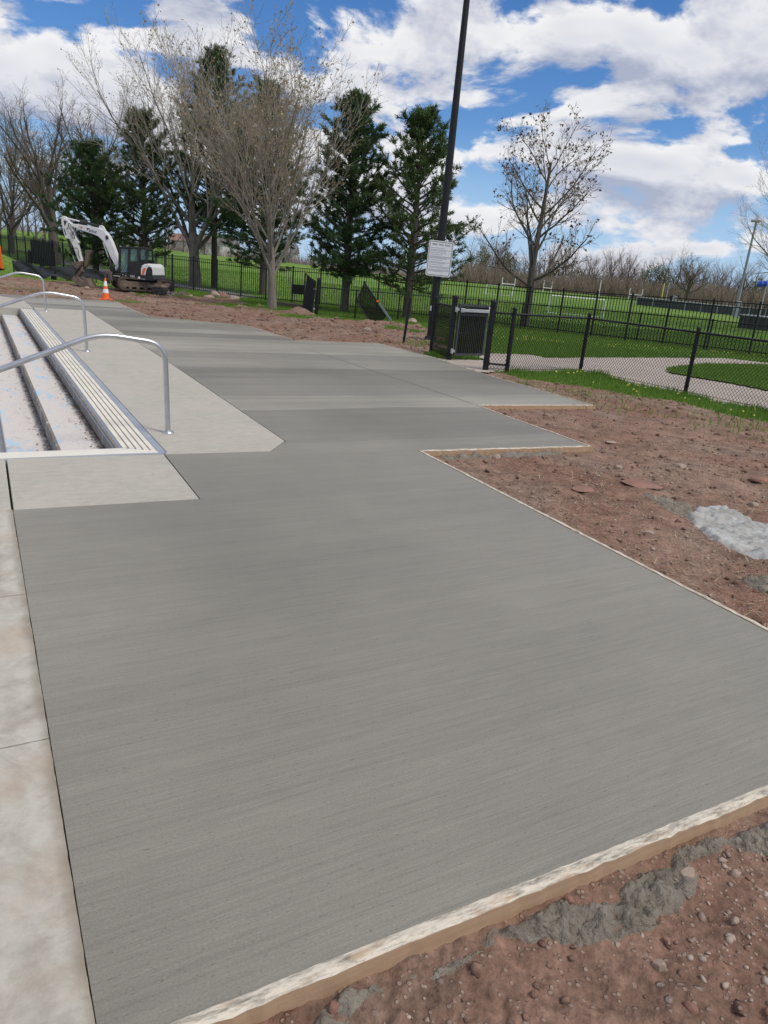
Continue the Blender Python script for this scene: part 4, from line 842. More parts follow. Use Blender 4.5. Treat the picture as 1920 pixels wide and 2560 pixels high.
# windscreen panel on the iron fence
def fence_y(px, py):
    best = min((abs((posts[0] * 0 + fpos(s)).x / fpos(s).y - ray(px, py)[0] / ray(px, py)[1]), s) for s in np.arange(0, dst[-1], .1)); return fpos(best[1])
fa, fb_ = fence_y(*c6(442, 340)), fence_y(*c6(745, 400)); ws = thing('fence_screen', 'solid black screen panel tied to the iron fence behind the silt fence', 'screen', (0, 0, 0))
dv = (fb_ - fa).normalized(); nv = Vector((dv.y, -dv.x, 0)) * .09
if nv.y > 0: nv = -nv
zt0 = D(*c6(442, 212), fa.y).z; zt1 = D(*c6(745, 258), fb_.y).z
MB().add([fa + nv + Vector((0, 0, .05)), fb_ + nv + Vector((0, 0, .05)), fb_ + nv + Vector((0, 0, zt1 - fb_.z)), fa + nv + Vector((0, 0, zt0 - fa.z))] + [fa + nv * .6 + Vector((0, 0, .05)), fb_ + nv * .6 + Vector((0, 0, .05)), fb_ + nv * .6 + Vector((0, 0, zt1 - fb_.z)), fa + nv * .6 + Vector((0, 0, zt0 - fa.z))], [(0, 1, 2, 3), (7, 6, 5, 4), (0, 4, 5, 1), (1, 5, 6, 2), (2, 6, 7, 3), (3, 7, 4, 0)]).build('sheet', MAT['blackmatt'], ws)
for k in range(13):
    t = (k + .5) / 13; a = fa.lerp(fb_, t) + nv * 1.12; MB().bar(a + Vector((0, 0, .06)), a + Vector((0, 0, (zt0 - fa.z) * (1 - t) + (zt1 - fb_.z) * t)), .03, .02, dv).build('rib', MAT['excblack'], ws)
# silt fence: stakes and sagging fabric
st_px = [(185, 560), (300, 620), (425, 705), (590, 752), (745, 770), (1000, 790), (1330, 800), (1520, 810)]
sfp = []
for i, (x_, y_) in enumerate(st_px):
    p = GT(*c6(x_, y_)); Y_ = min(p.y, 42); Y_ = max(Y_, 39.6) if i > 4 else Y_; q = D(*c6(x_, y_), Y_); sfp.append(Vector((q.x, q.y, tz1(q.x, q.y))))
silt = thing('silt_fence', 'torn black silt fence sagging between dark stakes behind the excavator', 'silt fence')
for i, p in enumerate(sfp):
    if i in (2, 3, 4):
        hgt = (1.42, 1.2, 1.65)[i - 2]; w_ = (.24, .22, .28)[i - 2]; MB().prism([(-w_ / 2, -.15), (w_ / 2, -.15), (w_ / 2 * .9, hgt - .22), (.02, hgt), (-w_ / 2 * .8, hgt - .16)], -.05, .05, 1).build('stake', MAT['blackmatt'], silt).location = p
    else: MB().box((0, 0, .30), (.05, .05, .9)).build('stake', MAT['plank'], silt).location = p
tot = []
for a, b in zip(sfp, sfp[1:]):
    for k in range(14): tot.append(a.lerp(b, k / 14))
tot.append(sfp[-1]); vs = []; fs = []; rg = np.random.RandomState(3); nR = 7
for i, p in enumerate(tot):
    ph = i % 14 / 14; sag = math.sin(math.pi * ph); top = .74 - .06 * sag + .08 * math.sin(i * .11); bot = .10 + .10 * math.sin(i * .23 + 1)
    for k in range(nR): t = k / (nR - 1); vs.append((p.x, p.y - .10 + .03 * math.sin(i * .21 + k * .9), p.z + bot + (top - bot) * t))
for i in range(len(tot) - 1):
    for k in range(nR - 1): fs.append((i * nR + k, (i + 1) * nR + k, (i + 1) * nR + k + 1, i * nR + k + 1))
MB().add(vs, fs, True).build('fabric', MAT['fabric'], silt)
# lumber by the iron fence, black board behind it
def lumber():
    a0, b0 = GT(688, 764), GT(796, 776); d = (b0 - a0); az = math.atan2(d.y, d.x); L = d.length; rg = random.Random(2)
    for i in range(6):
        r_, c_ = divmod(i, 3); m = a0.lerp(b0, .5 + rg.uniform(-.04, .04)); m += Vector((-.02 * c_, .22 * c_ + .1 * r_, .07 + r_ * .075 + .0)); m.z = tz1(m.x, m.y) + .05 + r_ * .078
        o = MB().box((0, 0, 0), (L * rg.uniform(.85, 1.), .2, .07)).build('plank', MAT['plank'], None, .006); o.location = m; o.rotation_euler = (0, 0, az + rg.uniform(-.03, .03))
        tag(o, ['brown plank at the front bottom of the lumber stack by the iron fence', 'brown plank in the middle bottom of the lumber stack', 'brown plank at the back bottom of the lumber stack', 'brown plank at the front top of the lumber stack', 'brown plank in the middle top of the lumber stack', 'brown plank at the back top of the lumber stack'][i], 'plank', 'lumber stack by the iron fence')
lumber()
ba = fence_y(744, 722); bb = D(729, 710, ba.y - .12); bc = D(760, 737, ba.y - .12); bo = thing('blank_board', 'black rectangular board hung on the iron fence above the lumber', 'board', (0, 0, 0))
MB().box(((bb.x + bc.x) / 2, ba.y - .12, (bb.z + bc.z) / 2), (bc.x - bb.x, .04, bb.z - bc.z)).build('sheet', MAT['blackmatt'], bo, .005)
for x_ in (bb.x + .06, bc.x - .06): MB().box((x_, ba.y - .06, bb.z - .08), (.03, .10, .03)).build('tie', MAT['galv'], bo)
# ------------------------------------------------------------------ excavator
EY = 38.4
def exw(cx, cy, Y=EY): return D(130 + cx / 5.184, 530 + cy / 5.184, Y)
eb = exw(1150, 1012); ez = eb.z
exc = thing('excavator', 'white and black crawler excavator parked by the iron fence', 'excavator', (eb.x, EY, ez))
def ex(cx, cy): p = exw(cx, cy); return (p.x - eb.x, p.z - ez)
def xp(name, pts, y0, y1, m, parent=None, bevel=.012): return MB().prism([ex(*p) for p in pts], y0, y1, 1).build(name, m, parent or exc, bevel)
def xt(name, a, b, r, m, y, parent=None, r2=None, n=12):
    A, B = ex(*a), ex(*b); return MB().tube([(A[0], y, A[1]), (B[0], y, B[1])], [r, r2 or r], n).build(name, m, parent or exc)
# undercarriage, turned a little towards the camera
uc = bpy.data.objects.new('undercarriage', None); C.objects.link(uc); uc.parent = exc; uc.location = (.02, .15, 0); uc.rotation_euler = (0, 0, math.radians(30))
def oval(L, h, n=8, z0=0.):
    r = h / 2; return [(L / 2 - r + r * math.sin(math.pi * k / n), z0 + r - r * math.cos(math.pi * k / n)) for k in range(n + 1)] + [(-L / 2 + r - r * math.sin(math.pi * k / n), z0 + r + r * math.cos(math.pi * k / n)) for k in range(n + 1)]
for y in (-.88, .88):
    out = oval(2.75, .62); inn = oval(2.60, .47, 8, .075); n = len(out); mb = MB(); y0, y1 = y - .21, y + .21
    vs = [(p[0], q, p[1]) for q in (y0, y1) for p in out] + [(p[0], q, p[1]) for q in (y0, y1) for p in inn]
    fs = []
    for k in range(n):
        k2 = (k + 1) % n; fs += [(k, k2, n + k2, n + k), (2 * n + k, 3 * n + k, 3 * n + k2, 2 * n + k2), (k, 2 * n + k, 2 * n + k2, k2), (n + k, n + k2, 3 * n + k2, 3 * n + k)]
    mb.add(vs, fs)
    per = [Vector((p[0], 0, p[1])) for p in out]
    for k in range(n):
        a, b = per[k], per[(k + 1) % n]; m_ = max(1, int((b - a).length / .13))
        for j in range(m_):
            c_ = a.lerp(b, (j + .5) / m_); d = (b - a).normalized(); nr = Vector((d.z, 0, -d.x)); mb.bar(c_ + nr * .012 + Vector((0, y0 - .005, 0)), c_ + nr * .012 + Vector((0, y1 + .005, 0)), .05, .035, nr)
    tr = mb.build('track', MAT['rubber'], uc)
    MB().prism([(-1.05, .16), (1.02, .16), (1.08, .30), (.9, .44), (-.9, .44), (-1.08, .30)], y - .15, y + .15, 1).build('track_frame', MAT['mud'], tr, .02)
    for x in (-.75, -.38, 0, .38, .75): MB().tube([(x, y - .17, .14), (x, y + .17, .14)], .085, 14).build('roller', MAT['mud'], tr)
    MB().tube([(1.08, y - .17, .31), (1.08, y + .17, .31)], .23, 18).build('sprocket', MAT['mud'], tr); MB().tube([(-1.08, y - .17, .31), (-1.08, y + .17, .31)], .22, 18).build('idler', MAT['mud'], tr)
MB().box((0, 0, .42), (1.3, 1.4, .22)).build('car_body', MAT['excblack'], uc, .03)
bl = []
for k in range(9): a = math.radians(-35 + 70 * k / 8); bl.append((-1.72 - .28 * math.cos(a) + .30, .60 + .62 * math.sin(a) * .62))
bl2 = [(x + .05, z) for x, z in bl[::-1]]
bd = MB().prism(bl + bl2, -1.15, 1.15, 1).build('dozer_blade', MAT['mud'], uc, .004)
for y in (-.5, .5): MB().bar((-1.66, y, .48), (-.5, y, .38), .12, .14).build('blade_arm', MAT['excblack'], uc, .01)
# upper structure
hs = xp('house', [(800, 800), (1040, 795), (1395, 830), (1412, 880), (1385, 893), (1150, 880), (800, 845)], -.98, .98, MAT['excblack'], bevel=.03)
MB().tube([(0, .1, .48), (0, .1, .72)], .55, 28).build('slew_ring', MAT['excblack'], exc)
xp('counterweight', [(1232, 822), (1234, 735), (1250, 695), (1285, 675), (1325, 672), (1362, 688), (1380, 722), (1388, 826)], -.97, .95, MAT['excwhite'], bevel=.05)
xp('vent_panel', [(1294, 818), (1312, 738), (1335, 712), (1372, 722), (1382, 760), (1386, 832)], -.985, -.95, MAT['excblack'], bevel=.004)
for k in range(5): xp('vent_slat', [(1316 + k, 745 + k * 16), (1370, 748 + k * 16), (1370, 753 + k * 16), (1316 + k, 750 + k * 16)], -.992, -.97, MAT['charcoal'], bevel=0)
xp('orange_stripe', [(1272, 728), (1304, 728), (1284, 780), (1275, 815), (1252, 808), (1258, 765)], -.982, -.95, MAT['orange'], bevel=.003)
xp('fender', [(888, 722), (905, 690), (950, 668), (956, 700), (925, 735), (908, 768)], -.80, -.30, MAT['excwhite'], bevel=.03)
xp('engine_hood', [(1232, 830), (1232, 720), (1370, 720), (1385, 830)], -.1, .93, MAT['excblack'], bevel=.04)
cab = bpy.data.objects.new('cab', None); C.objects.link(cab); cab.parent = exc
CY0, CY1 = -.95, .08
for y0, y1 in ((CY0, CY0 + .07), (CY1 - .07, CY1)):
    xp('pillar', [(950, 490), (962, 462), (985, 462), (978, 795), (952, 790)], y0, y1, MAT['excblack'], cab, .008)
    xp('pillar', [(1076, 470), (1106, 470), (1098, 800), (1064, 800)], y0, y1, MAT['excblack'], cab, .008)
    xp('pillar', [(1190, 470), (1228, 470), (1236, 800), (1196, 800)], y0, y1, MAT['excblack'], cab, .008)
    xp('pillar', [(1288, 470), (1302, 490), (1326, 680), (1300, 690)], y0, y1, MAT['excblack'], cab, .008)
    xp('door_panel', [(1100, 640), (1195, 645), (1198, 800), (1096, 800)], y0 + .01, y1 - .01, MAT['excblack'], cab, .006)
    xp('rear_panel', [(1230, 620), (1312, 628), (1326, 690), (1232, 800)], y0 + .01, y1 - .01, MAT['excblack'], cab, .006)
    ym = (y0 + y1) / 2
    xp('window_pane', [(984, 482), (1077, 482), (1066, 780), (976, 780)], ym - .006, ym + .006, MAT['glass'], cab, 0)
    xp('window_pane', [(1104, 482), (1192, 484), (1196, 642), (1101, 640)], ym - .006, ym + .006, MAT['glass'], cab, 0)
    xp('window_pane', [(1226, 488), (1292, 494), (1309, 628), (1234, 622)], ym - .006, ym + .006, MAT['glass'], cab, 0)
xp('roof', [(948, 482), (962, 458), (1010, 454), (1290, 464), (1304, 492)], CY0 - .01, CY1 + .01, MAT['excblack'], cab, .02)
xp('floor', [(952, 780), (1235, 792), (1235, 806), (952, 802)], CY0, CY1, MAT['excblack'], cab, .005)
xp('seat', [(1110, 790), (1095, 710), (1160, 700), (1170, 590), (1200, 590), (1205, 790)], -.7, -.2, MAT['blackmatt'], cab, .03)
xp('console', [(1010, 785), (1000, 690), (1040, 690), (1050, 785)], -.85, -.6, MAT['charcoal'], cab, .02)
for p_ in ((952, 448), (1036, 444)): xp('work_light', [(p_[0] - 8, p_[1] + 14), (p_[0] - 8, p_[1] - 4), (p_[0] + 10, p_[1] - 4), (p_[0] + 10, p_[1] + 14)], -.7, -.6, MAT['galv'], cab, .006)
xp('side_step', [(888, 822), (975, 828), (975, 836), (888, 830)], -1.03, -.97, MAT['whitepaint'], bevel=0)
# boom, stick, cylinders
B0, B1 = -.02, .34
boom = xp('boom', [(236, 148), (330, 158), (460, 178), (600, 205), (676, 240), (738, 312), (775, 392), (812, 490), (880, 690), (822, 702), (760, 588), (700, 452), (652, 366), (600, 318), (540, 290), (420, 250), (255, 186)], B0, B1, MAT['excwhite'], bevel=.02)
xp('cylinder_bracket', [(598, 208), (604, 178), (626, 168), (648, 180), (680, 236), (640, 228)], B0 + .08, B1 - .08, MAT['excwhite'], boom, .01)
xp('hose_clamp', [(698, 302), (722, 306), (738, 338), (726, 352), (712, 358), (700, 350)], B0 - .03, B0 + .02, MAT['excblack'], boom, .008)
xp('logo', [(446, 206), (484, 212), (482, 220), (470, 226), (464, 244), (455, 236), (458, 222), (446, 216)], B0 - .003, B0 + .003, MAT['navy'], boom, 0)
xp('warning_decal', [(346, 184), (370, 187), (370, 206), (346, 203)], B0 - .003, B0 + .003, MAT['decal_y'], boom, 0); xp('warning_decal', [(372, 188), (394, 191), (394, 213), (372, 208)], B0 - .003, B0 + .003, MAT['red'], boom, 0)
lx, lz = ex(530, 248); t_ = text_mesh('lettering', 'Bobcat', .235, MAT['navy'], boom, (lx, B0 - .006, lz), (math.pi / 2, math.radians(8), 0), xs=.62, ext=.002)
stick = xp('stick', [(114, 62), (142, 48), (160, 56), (176, 78), (212, 112), (238, 150), (272, 232), (292, 312), (342, 396), (326, 420), (380, 636), (346, 646), (296, 520), (268, 440), (226, 350), (166, 336), (138, 240), (116, 130)], B0 + .05, B1 - .05, MAT['excwhite'], bevel=.015)
xp('hole_shade_plate', [(148, 108), (190, 116), (164, 186)], B0 + .04, B0 + .052, MAT['excblack'], stick, 0); xp('hole_shade_plate', [(150, 216), (160, 214), (182, 296), (172, 300)], B0 + .04, B0 + .052, MAT['excblack'], stick, 0)  # dark plates laid on the solid stick stand in for its shaded holes
xp('decal', [(228, 262), (262, 258), (272, 300), (256, 326), (236, 312)], B0 + .042, B0 + .052, MAT['galv'], stick, 0); xp('decal', [(190, 200), (204, 205), (196, 226), (189, 222)], B0 + .042, B0 + .052, MAT['navy'], stick, 0)
ym = (B0 + B1) / 2
xt('cylinder_rod', (160, 74), (372, 124), .035, MAT['excwhite'], ym, stick); xt('cylinder_barrel', (360, 118), (612, 188), .068, MAT['excblack'], ym, boom); xt('cylinder_gland', (352, 116), (392, 128), .08, MAT['excblack'], ym, boom)
for y in (B0 - .09, B1 + .09): xt('lift_cylinder', (812, 806), (742, 590), .065, MAT['excblack'], y); xt('lift_rod', (745, 600), (672, 392), .036, MAT['rod'], y)
xp('swing_post', [(800, 700), (852, 690), (898, 720), (910, 800), (880, 845), (812, 838), (790, 770)], B0 - .16, B1 + .16, MAT['excblack'], bevel=.02)
xt('bucket_cylinder', (188, 346), (252, 560), .055, MAT['excblack'], ym, stick); xt('bucket_rod', (250, 555), (286, 660), .03, MAT['rod'], ym, stick)
for pts in ([(236, 152), (214, 150), (218, 200), (260, 245), (276, 300)], [(262, 330), (300, 345), (290, 300), (276, 250)], [(660, 372), (668, 440), (705, 560), (742, 640), (735, 700), (772, 760), (800, 790)], [(285, 470), (330, 466), (352, 500), (345, 560), (372, 610)]):
    P_ = [Vector((ex(*p)[0], B0 - .02, ex(*p)[1])) for p in pts]; MB().tube(bend(P_, .15, 4), .018, 6).build('hose', MAT['blackmatt'], boom)
qc = xp('quick_coupler', [(262, 660), (345, 640), (384, 650), (372, 700), (386, 770), (350, 830), (290, 830), (272, 760)], ym - .2, ym + .2, MAT['mud'], stick, .02)
for p_, r_ in (((300, 690), .09), ((350, 665), .08), ((330, 745), .10), ((300, 800), .08), ((360, 800), .08)): xt('pin', p_, (p_[0] + .01, p_[1]), r_, MAT['excblack'], ym, stick)
for a, b in (((255, 655), (330, 740)), ((300, 800), (395, 690)), ((350, 830), (425, 880)), ((280, 820), (350, 890))): xt('link', a, b, .04, MAT['excblack'], ym - .24, stick)
bk = [(276, 866), (300, 840), (352, 838), (400, 872), (428, 890), (448, 862), (470, 858), (500, 920), (532, 972), (470, 976), (400, 968), (330, 925), (284, 896)]
bucket = xp('bucket', bk, ym - .42, ym + .42, MAT['mud'], bevel=.015)
for k in range(4): MB().box((ex(534, 968)[0] + .06, ym - .36 + .24 * k, ex(534, 968)[1] - .0), (.2, .09, .05)).build('tooth', MAT['mud'], bucket, .006)
xp('thumb', [(400, 500), (420, 488), (494, 490), (486, 520), (462, 562), (440, 640), (418, 706), (396, 720), (392, 660), (404, 560)], ym + .05, ym + .35, MAT['mud'], stick, .012)
lx, lz = ex(1130, 838); text_mesh('lettering', 'E85', .16, MAT['whitepaint'], hs, (lx, -.985, lz), (math.pi / 2, math.radians(4), 0), ext=.003, shear=.2)
xt('emblem', (1216, 851), (1216.01, 851), .06, MAT['whitepaint'], -.985, hs)
o = MB().tube([(ex(1216, 851)[0], -.99, ex(1216, 851)[1]), (ex(1216, 851)[0], -.975, ex(1216, 851)[1])], .06, 18).build('emblem_disc', MAT['whitepaint'], hs)
for p_ in ((1012, 815), (1048, 824)): MB().tube([(ex(*p_)[0], -.99, ex(*p_)[1]), (ex(*p_)[0], -.975, ex(*p_)[1])], .03, 12).build('emblem_disc', MAT['galv'], hs)
xp('small_decal', [(1240, 862), (1292, 866), (1292, 874), (1240, 870)], -.987, -.978, MAT['galv'], hs, 0)
for nm in ('emblem',):
    for q in [q for q in bpy.data.objects if q.name == nm]: bpy.data.objects.remove(q)
for q in [q for q in bpy.data.objects if q.name.split('.')[0] == 'pin']:       # pins lie across the stick
    pass
# spare bucket and brush right of it
sbp = exw(1395, 1046, 37.2); sb = thing('digging_bucket', 'spare black digging bucket standing at the end of the excavator track', 'bucket', (sbp.x, 37.2, tz1(sbp.x, 37.2) - .02))
def sbx(cx, cy): p = exw(cx, cy, 37.2); return (p.x - sbp.x, p.z - sbp.z)
MB().prism([sbx(*p) for p in ((1322, 938), (1478, 948), (1492, 972), (1486, 1040), (1345, 1040), (1318, 1000))], -.35, .35, 1).build('shell', MAT['excblack'], sb, .03)
MB().prism([sbx(*p) for p in ((1305, 918), (1430, 910), (1470, 946), (1322, 938))], -.37, .37, 1).build('mounting_plate', MAT['mud'], sb, .01)
for c_ in (1352, 1418, 1470): MB().prism([sbx(*p) for p in ((c_, 975), (c_ + 10, 975), (c_ + 10, 1036), (c_, 1036))], -.38, -.33, 1).build('rib', MAT['charcoal'], sb, .004)
MB().prism([sbx(*p) for p in ((1350, 972), (1484, 972), (1484, 982), (1350, 982))], -.375, -.335, 1).build('wear_strip', MAT['charcoal'], sb, .003)
bpp = exw(1545, 1035, 37.4); bz = tz1(bpp.x, 37.4)
bs = thing('brush_pile', 'tangle of grey roots and branches beside the spare bucket', 'brush pile', (bpp.x, 37.4, bz)); rg = random.Random(6); mb = MB()
for k in range(46):
    a = Vector((rg.uniform(-.45, .5), rg.uniform(-.35, .35), rg.uniform(-.02, .12))); d = Vector((rg.uniform(-1, 1), rg.uniform(-1, 1), rg.uniform(-.1, .8))).normalized(); L = rg.uniform(.25, .8)
    p = [a]; 
    for j in range(4): d = (d + Vector((rg.gauss(0, .35), rg.gauss(0, .35), rg.gauss(-.12, .3)))).normalized(); q = p[-1] + d * L / 4; q.z = max(q.z, .01); p.append(q)
    mb.tube(p, [.03, .026, .02, .014, .008], 5)
stuff(mb.build('branches', MAT['bark'], bs))
pl = exw(1535, 1000, 38.2); pt = thing('steel_plate', 'black triangular steel plate leaning behind the brush pile', 'steel plate', (pl.x, 38.2, tz1(pl.x, 38.2)))
MB().prism([(-.32, -.02), (.20, -.02), (.22, .62), (.14, .60), (-.06, .42)], -.02, .02, 1).build('plate', MAT['excblack'], pt, .004)

# ------------------------------------------------------------------ trees
def frusta(P0, P1, R0, R1, k):
    P0, P1 = np.asarray(P0, float), np.asarray(P1, float); R0, R1 = np.asarray(R0, float), np.asarray(R1, float); d = P1 - P0; d /= np.linalg.norm(d, axis=1)[:, None] + 1e-9
    ref = np.where(np.abs(d[:, 2:3]) > .9, np.array([[1., 0, 0]]), np.array([[0, 0, 1.]])); x = np.cross(d, ref); x /= np.linalg.norm(x, axis=1)[:, None]; y = np.cross(d, x)
    a = np.arange(k) * 2 * np.pi / k; ring = x[:, None, :] * np.cos(a)[None, :, None] + y[:, None, :] * np.sin(a)[None, :, None]
    v = np.concatenate([P0[:, None] + ring * R0[:, None, None], P1[:, None] + ring * R1[:, None, None]], 1); n = len(P0)
    j = np.arange(k); f = np.stack([j, (j + 1) % k, k + (j + 1) % k, k + j], -1); f = f[None] + (np.arange(n) * 2 * k)[:, None, None]
    return v.reshape(-1, 3), f.reshape(-1, 4)
def grow(seed, spec, height, trunk_r):
    rg = random.Random(seed); segs = [[], []]; tips = []
    def rv(): return Vector((rg.gauss(0, 1), rg.gauss(0, 1), rg.gauss(0, 1)))
    def br(p, d, L, r, lev):
        S = spec[lev]; ns = S.get('seg', 4); rad0 = r; pts = [p.copy()]; dirs = [d.copy()]
        for i in range(ns):
            d = (d + rv() * S.get('wig', .1) + Vector((0, 0, 1)) * S.get('trop', .05)).normalized(); q = p + d * L / ns
            r1 = rad0 * (1 - (1 - S.get('taper', .35)) * (i + 1) / ns)
            segs[0 if lev <= S.get('trunk', 1) else 1].append((tuple(p), tuple(q + d * .15 * r1), r, max(r1, .0048), lev)); p = q; r = r1; pts.append(p.copy()); dirs.append(d.copy())
        if lev + 1 < len(spec):
            n = S['n']; n = max(1, int(n * rg.uniform(.8, 1.2)))
            for k in range(n):
                t = S.get('st', .25) + (1 - S.get('st', .25)) * (k + rg.uniform(.2, .8)) / n; t = min(t, .985); f = t * ns; i = min(int(f), ns - 1); q = pts[i].lerp(pts[i + 1], f - i); dd = dirs[i + 1]
                perp = dd.orthogonal().normalized(); perp.rotate(Matrix.Rotation(k * 2.399 + rg.uniform(-.5, .5), 3, dd)); an = math.radians(rg.gauss(S['ang'] * (1 - S.get('angt', .3) * t), 7))
                nd = dd * math.cos(an) + perp * math.sin(an); rr = rad0 * (1 - (1 - S.get('taper', .35)) * t) * S.get('rr', .55)
                br(q, nd, L * S['len'] * (1 - S.get('lt', .5) * t) * rg.uniform(.75, 1.2), max(rr, .007), lev + 1)
        else: tips.append((tuple(p), tuple(d)))
        if lev and lev + 1 < len(spec): tips.append((tuple(p), tuple(d)))
    br(Vector((0, 0, -.15)), Vector((0, 0, 1)), spec[0].get('L', .8) * height, trunk_r, 0)
    zs_ = sorted(s[1][2] for g in segs for s in g); k = height / zs_[int(len(zs_) * .9965)]
    segs = [[((tuple(c * k for c in a)), tuple(c * k for c in b), r0, r1, lv) for a, b, r0, r1, lv in g] for g in segs]; tips = [(tuple(c * k for c in a), b) for a, b in tips]
    return segs, tips
def seg_mesh(name, segs, sides):
    V, Fc, o = [], [], 0
    for k, lo, hi in sides:
        g = [s for s in segs if lo <= s[4] < hi]
        if not g: continue
        v, f = frusta([s[0] for s in g], [s[1] for s in g], [s[2] for s in g], [s[3] for s in g], k); V.append(v); Fc.append(f + o); o += len(v)
    return np_mesh(name, np.concatenate(V), np.concatenate(Fc), True)
def leaf_mesh(name, tips, n, size, seed, spread=.15, prob=1.):
    r_ = np.random.RandomState(seed); P_ = np.array([t[0] for t in tips]); P_ = P_[r_.rand(len(P_)) < prob]; P_ = np.repeat(P_, n, 0) + r_.normal(size=(len(P_) * n, 3)) * spread
    a = r_.normal(size=P_.shape); a /= np.linalg.norm(a, axis=1)[:, None]; b = np.cross(a, r_.normal(size=P_.shape)); b /= np.linalg.norm(b, axis=1)[:, None]; s = size * r_.uniform(.6, 1.3, (len(P_), 1))
    v = np.stack([P_ - b * s * .45, P_ + a * s * .1 + b * s * .45, P_ + a * s * 1.1], 1); return np_mesh(name, v.reshape(-1, 3), np.arange(len(v) * 3).reshape(-1, 3))
def bare_meshes(key, seed, spec, height, tr, leaf=None):
    segs, tips = grow(seed, spec, height, tr); out = {'trunk': seg_mesh('trunk', segs[0], [(12, 0, 1), (7, 1, 9)]), 'crown': seg_mesh('crown', segs[1], [(5, 0, 3), (3, 3, 9)])}
    if leaf: out[leaf['name']] = leaf_mesh(leaf['name'], tips, leaf['n'], leaf['size'], seed, leaf['spread'], leaf.get('prob', 1.))
    return out
def plant(name, label, meshes, matmap, loc, rz=0., group=None, sc=1., cat='tree'):
    t = thing(name, label, cat, loc, rz, group); t.scale = (sc, sc, sc)
    for nm, me in meshes.items(): link(nm, me, matmap[nm], t)
    return t
def top_h(px, py, Y, base): return D(px, py, Y).z - base.z
def gpt(px, Y):                                   # ground point at a chosen distance under a pixel column near the horizon line
    py = 603 + px * .0887 + 60
    for _ in range(6):
        p = D(px, py, Y); z = tz1(p.x, Y); py += (p.z - z) * F / Y
    return Vector((p.x, Y, z))
BM = {'trunk': MAT['bark'], 'crown': MAT['twig'], 'buds': MAT['bud'], 'dry_leaves': MAT['dryleaf'], 'spring_leaves': MAT['budgreen']}
BD_ = {**BM, 'trunk': MAT['barkdark'], 'crown': MAT['twigdark']}
# bare maple in front of the fence
maple_spec = [dict(L=.50, n=19, ang=50, angt=.58, len=1.35, lt=.22, st=.30, wig=.03, trop=.05, taper=.40, seg=8, rr=.40, trunk=1), dict(n=12, ang=30, len=.46, lt=.12, st=.30, wig=.04, trop=.07, seg=6, taper=.3, rr=.50), dict(n=6, ang=34, len=.52, lt=.4, st=.12, wig=.08, trop=.06, seg=4, rr=.55), dict(n=5, ang=38, len=.55, lt=.4, st=.1, wig=.1, trop=.05, seg=3, rr=.6), dict(seg=2, wig=.12, trop=.05)]
b = GT(680, 773); h = top_h(735, 62, b.y, b)
plant('maple_tree', 'bare pale maple with budding twigs in front of the iron fence', bare_meshes('m', 5, maple_spec, h, .205, dict(name='buds', n=1, size=.085, spread=.05, prob=.55)), BM, b, .7)
lime_spec = [dict(L=.48, n=18, ang=56, angt=.6, len=1.4, lt=.22, st=.25, wig=.04, trop=.05, taper=.30, seg=7, rr=.45, trunk=1), dict(n=13, ang=36, len=.46, lt=.2, st=.30, wig=.08, trop=.08, seg=6, taper=.3, rr=.5), dict(n=6, ang=38, len=.5, lt=.4, st=.12, wig=.1, trop=.06, seg=4, rr=.55), dict(n=5, ang=40, len=.55, lt=.4, st=.1, wig=.12, trop=.04, seg=3, rr=.6), dict(seg=2, wig=.12, trop=.04)]
b = gpt(488, 46.5); plant('bare_tree', 'tall bare tree with a stout grey trunk right behind the excavator cab', bare_meshes('l', 9, lime_spec, top_h(545, 78, 46.5, b), .40, dict(name='buds', n=1, size=.085, spread=.06, prob=.45)), BM, b, 2.)
elm_spec = [dict(L=.55, n=14, ang=58, angt=.4, len=1.05, lt=.3, st=.30, wig=.05, trop=.03, taper=.35, seg=6, rr=.50, trunk=1), dict(n=10, ang=46, len=.48, lt=.4, st=.2, wig=.13, trop=.06, seg=6, taper=.3, rr=.5), dict(n=7, ang=46, len=.5, lt=.35, st=.15, wig=.16, trop=.03, seg=4, rr=.55), dict(n=5, ang=46, len=.55, lt=.4, st=.1, wig=.18, trop=.0, seg=3, rr=.6), dict(seg=2, wig=.2, trop=0.)]
b = gpt(140, 58); plant('bare_tree', 'leafless tree with spreading limbs at the far left behind the screen panel', bare_meshes('e', 21, elm_spec, top_h(100, 210, 58, b), .46), BD_, b, 1.2)
b = gpt(246, 62); plant('bare_tree', 'leafless tree rising behind the dark pines left of the excavator boom', bare_meshes('e2', 33, elm_spec, top_h(235, 168, 62, b), .42), BD_, b, 4.)
b = gpt(28, 66); plant('bare_tree', 'slim leafless tree at the left edge, beyond the iron fence', bare_meshes('e3', 40, lime_spec, top_h(20, 240, 66, b), .3), BD_, b, 4.)
oak_spec = [dict(L=.80, n=20, ang=70, angt=.55, len=.60, lt=.45, st=.20, wig=.03, trop=.04, taper=.25, seg=7, rr=.48, trunk=1), dict(n=9, ang=44, len=.5, lt=.4, st=.2, wig=.10, trop=.09, seg=6, taper=.3, rr=.5), dict(n=6, ang=42, len=.5, lt=.35, st=.15, wig=.12, trop=.08, seg=4, rr=.55), dict(n=4, ang=42, len=.55, lt=.4, st=.1, wig=.14, trop=.06, seg=3, rr=.6), dict(seg=2, wig=.15, trop=.06)]
b = gpt(1312, 35.2); plant('oak_tree', 'bare young oak holding dry brown leaves, right of the lamp pole', bare_meshes('o', 14, oak_spec, top_h(1385, 250, 35.2, b), .20, dict(name='dry_leaves', n=3, size=.12, spread=.09, prob=.12)), BD_, b, .3)
b = gpt(1985, 52); plant('bare_tree', 'bare tree cut off by the right edge of the picture', bare_meshes('r', 25, lime_spec, top_h(2040, 320, 52, b), .26), BM, b, .8)

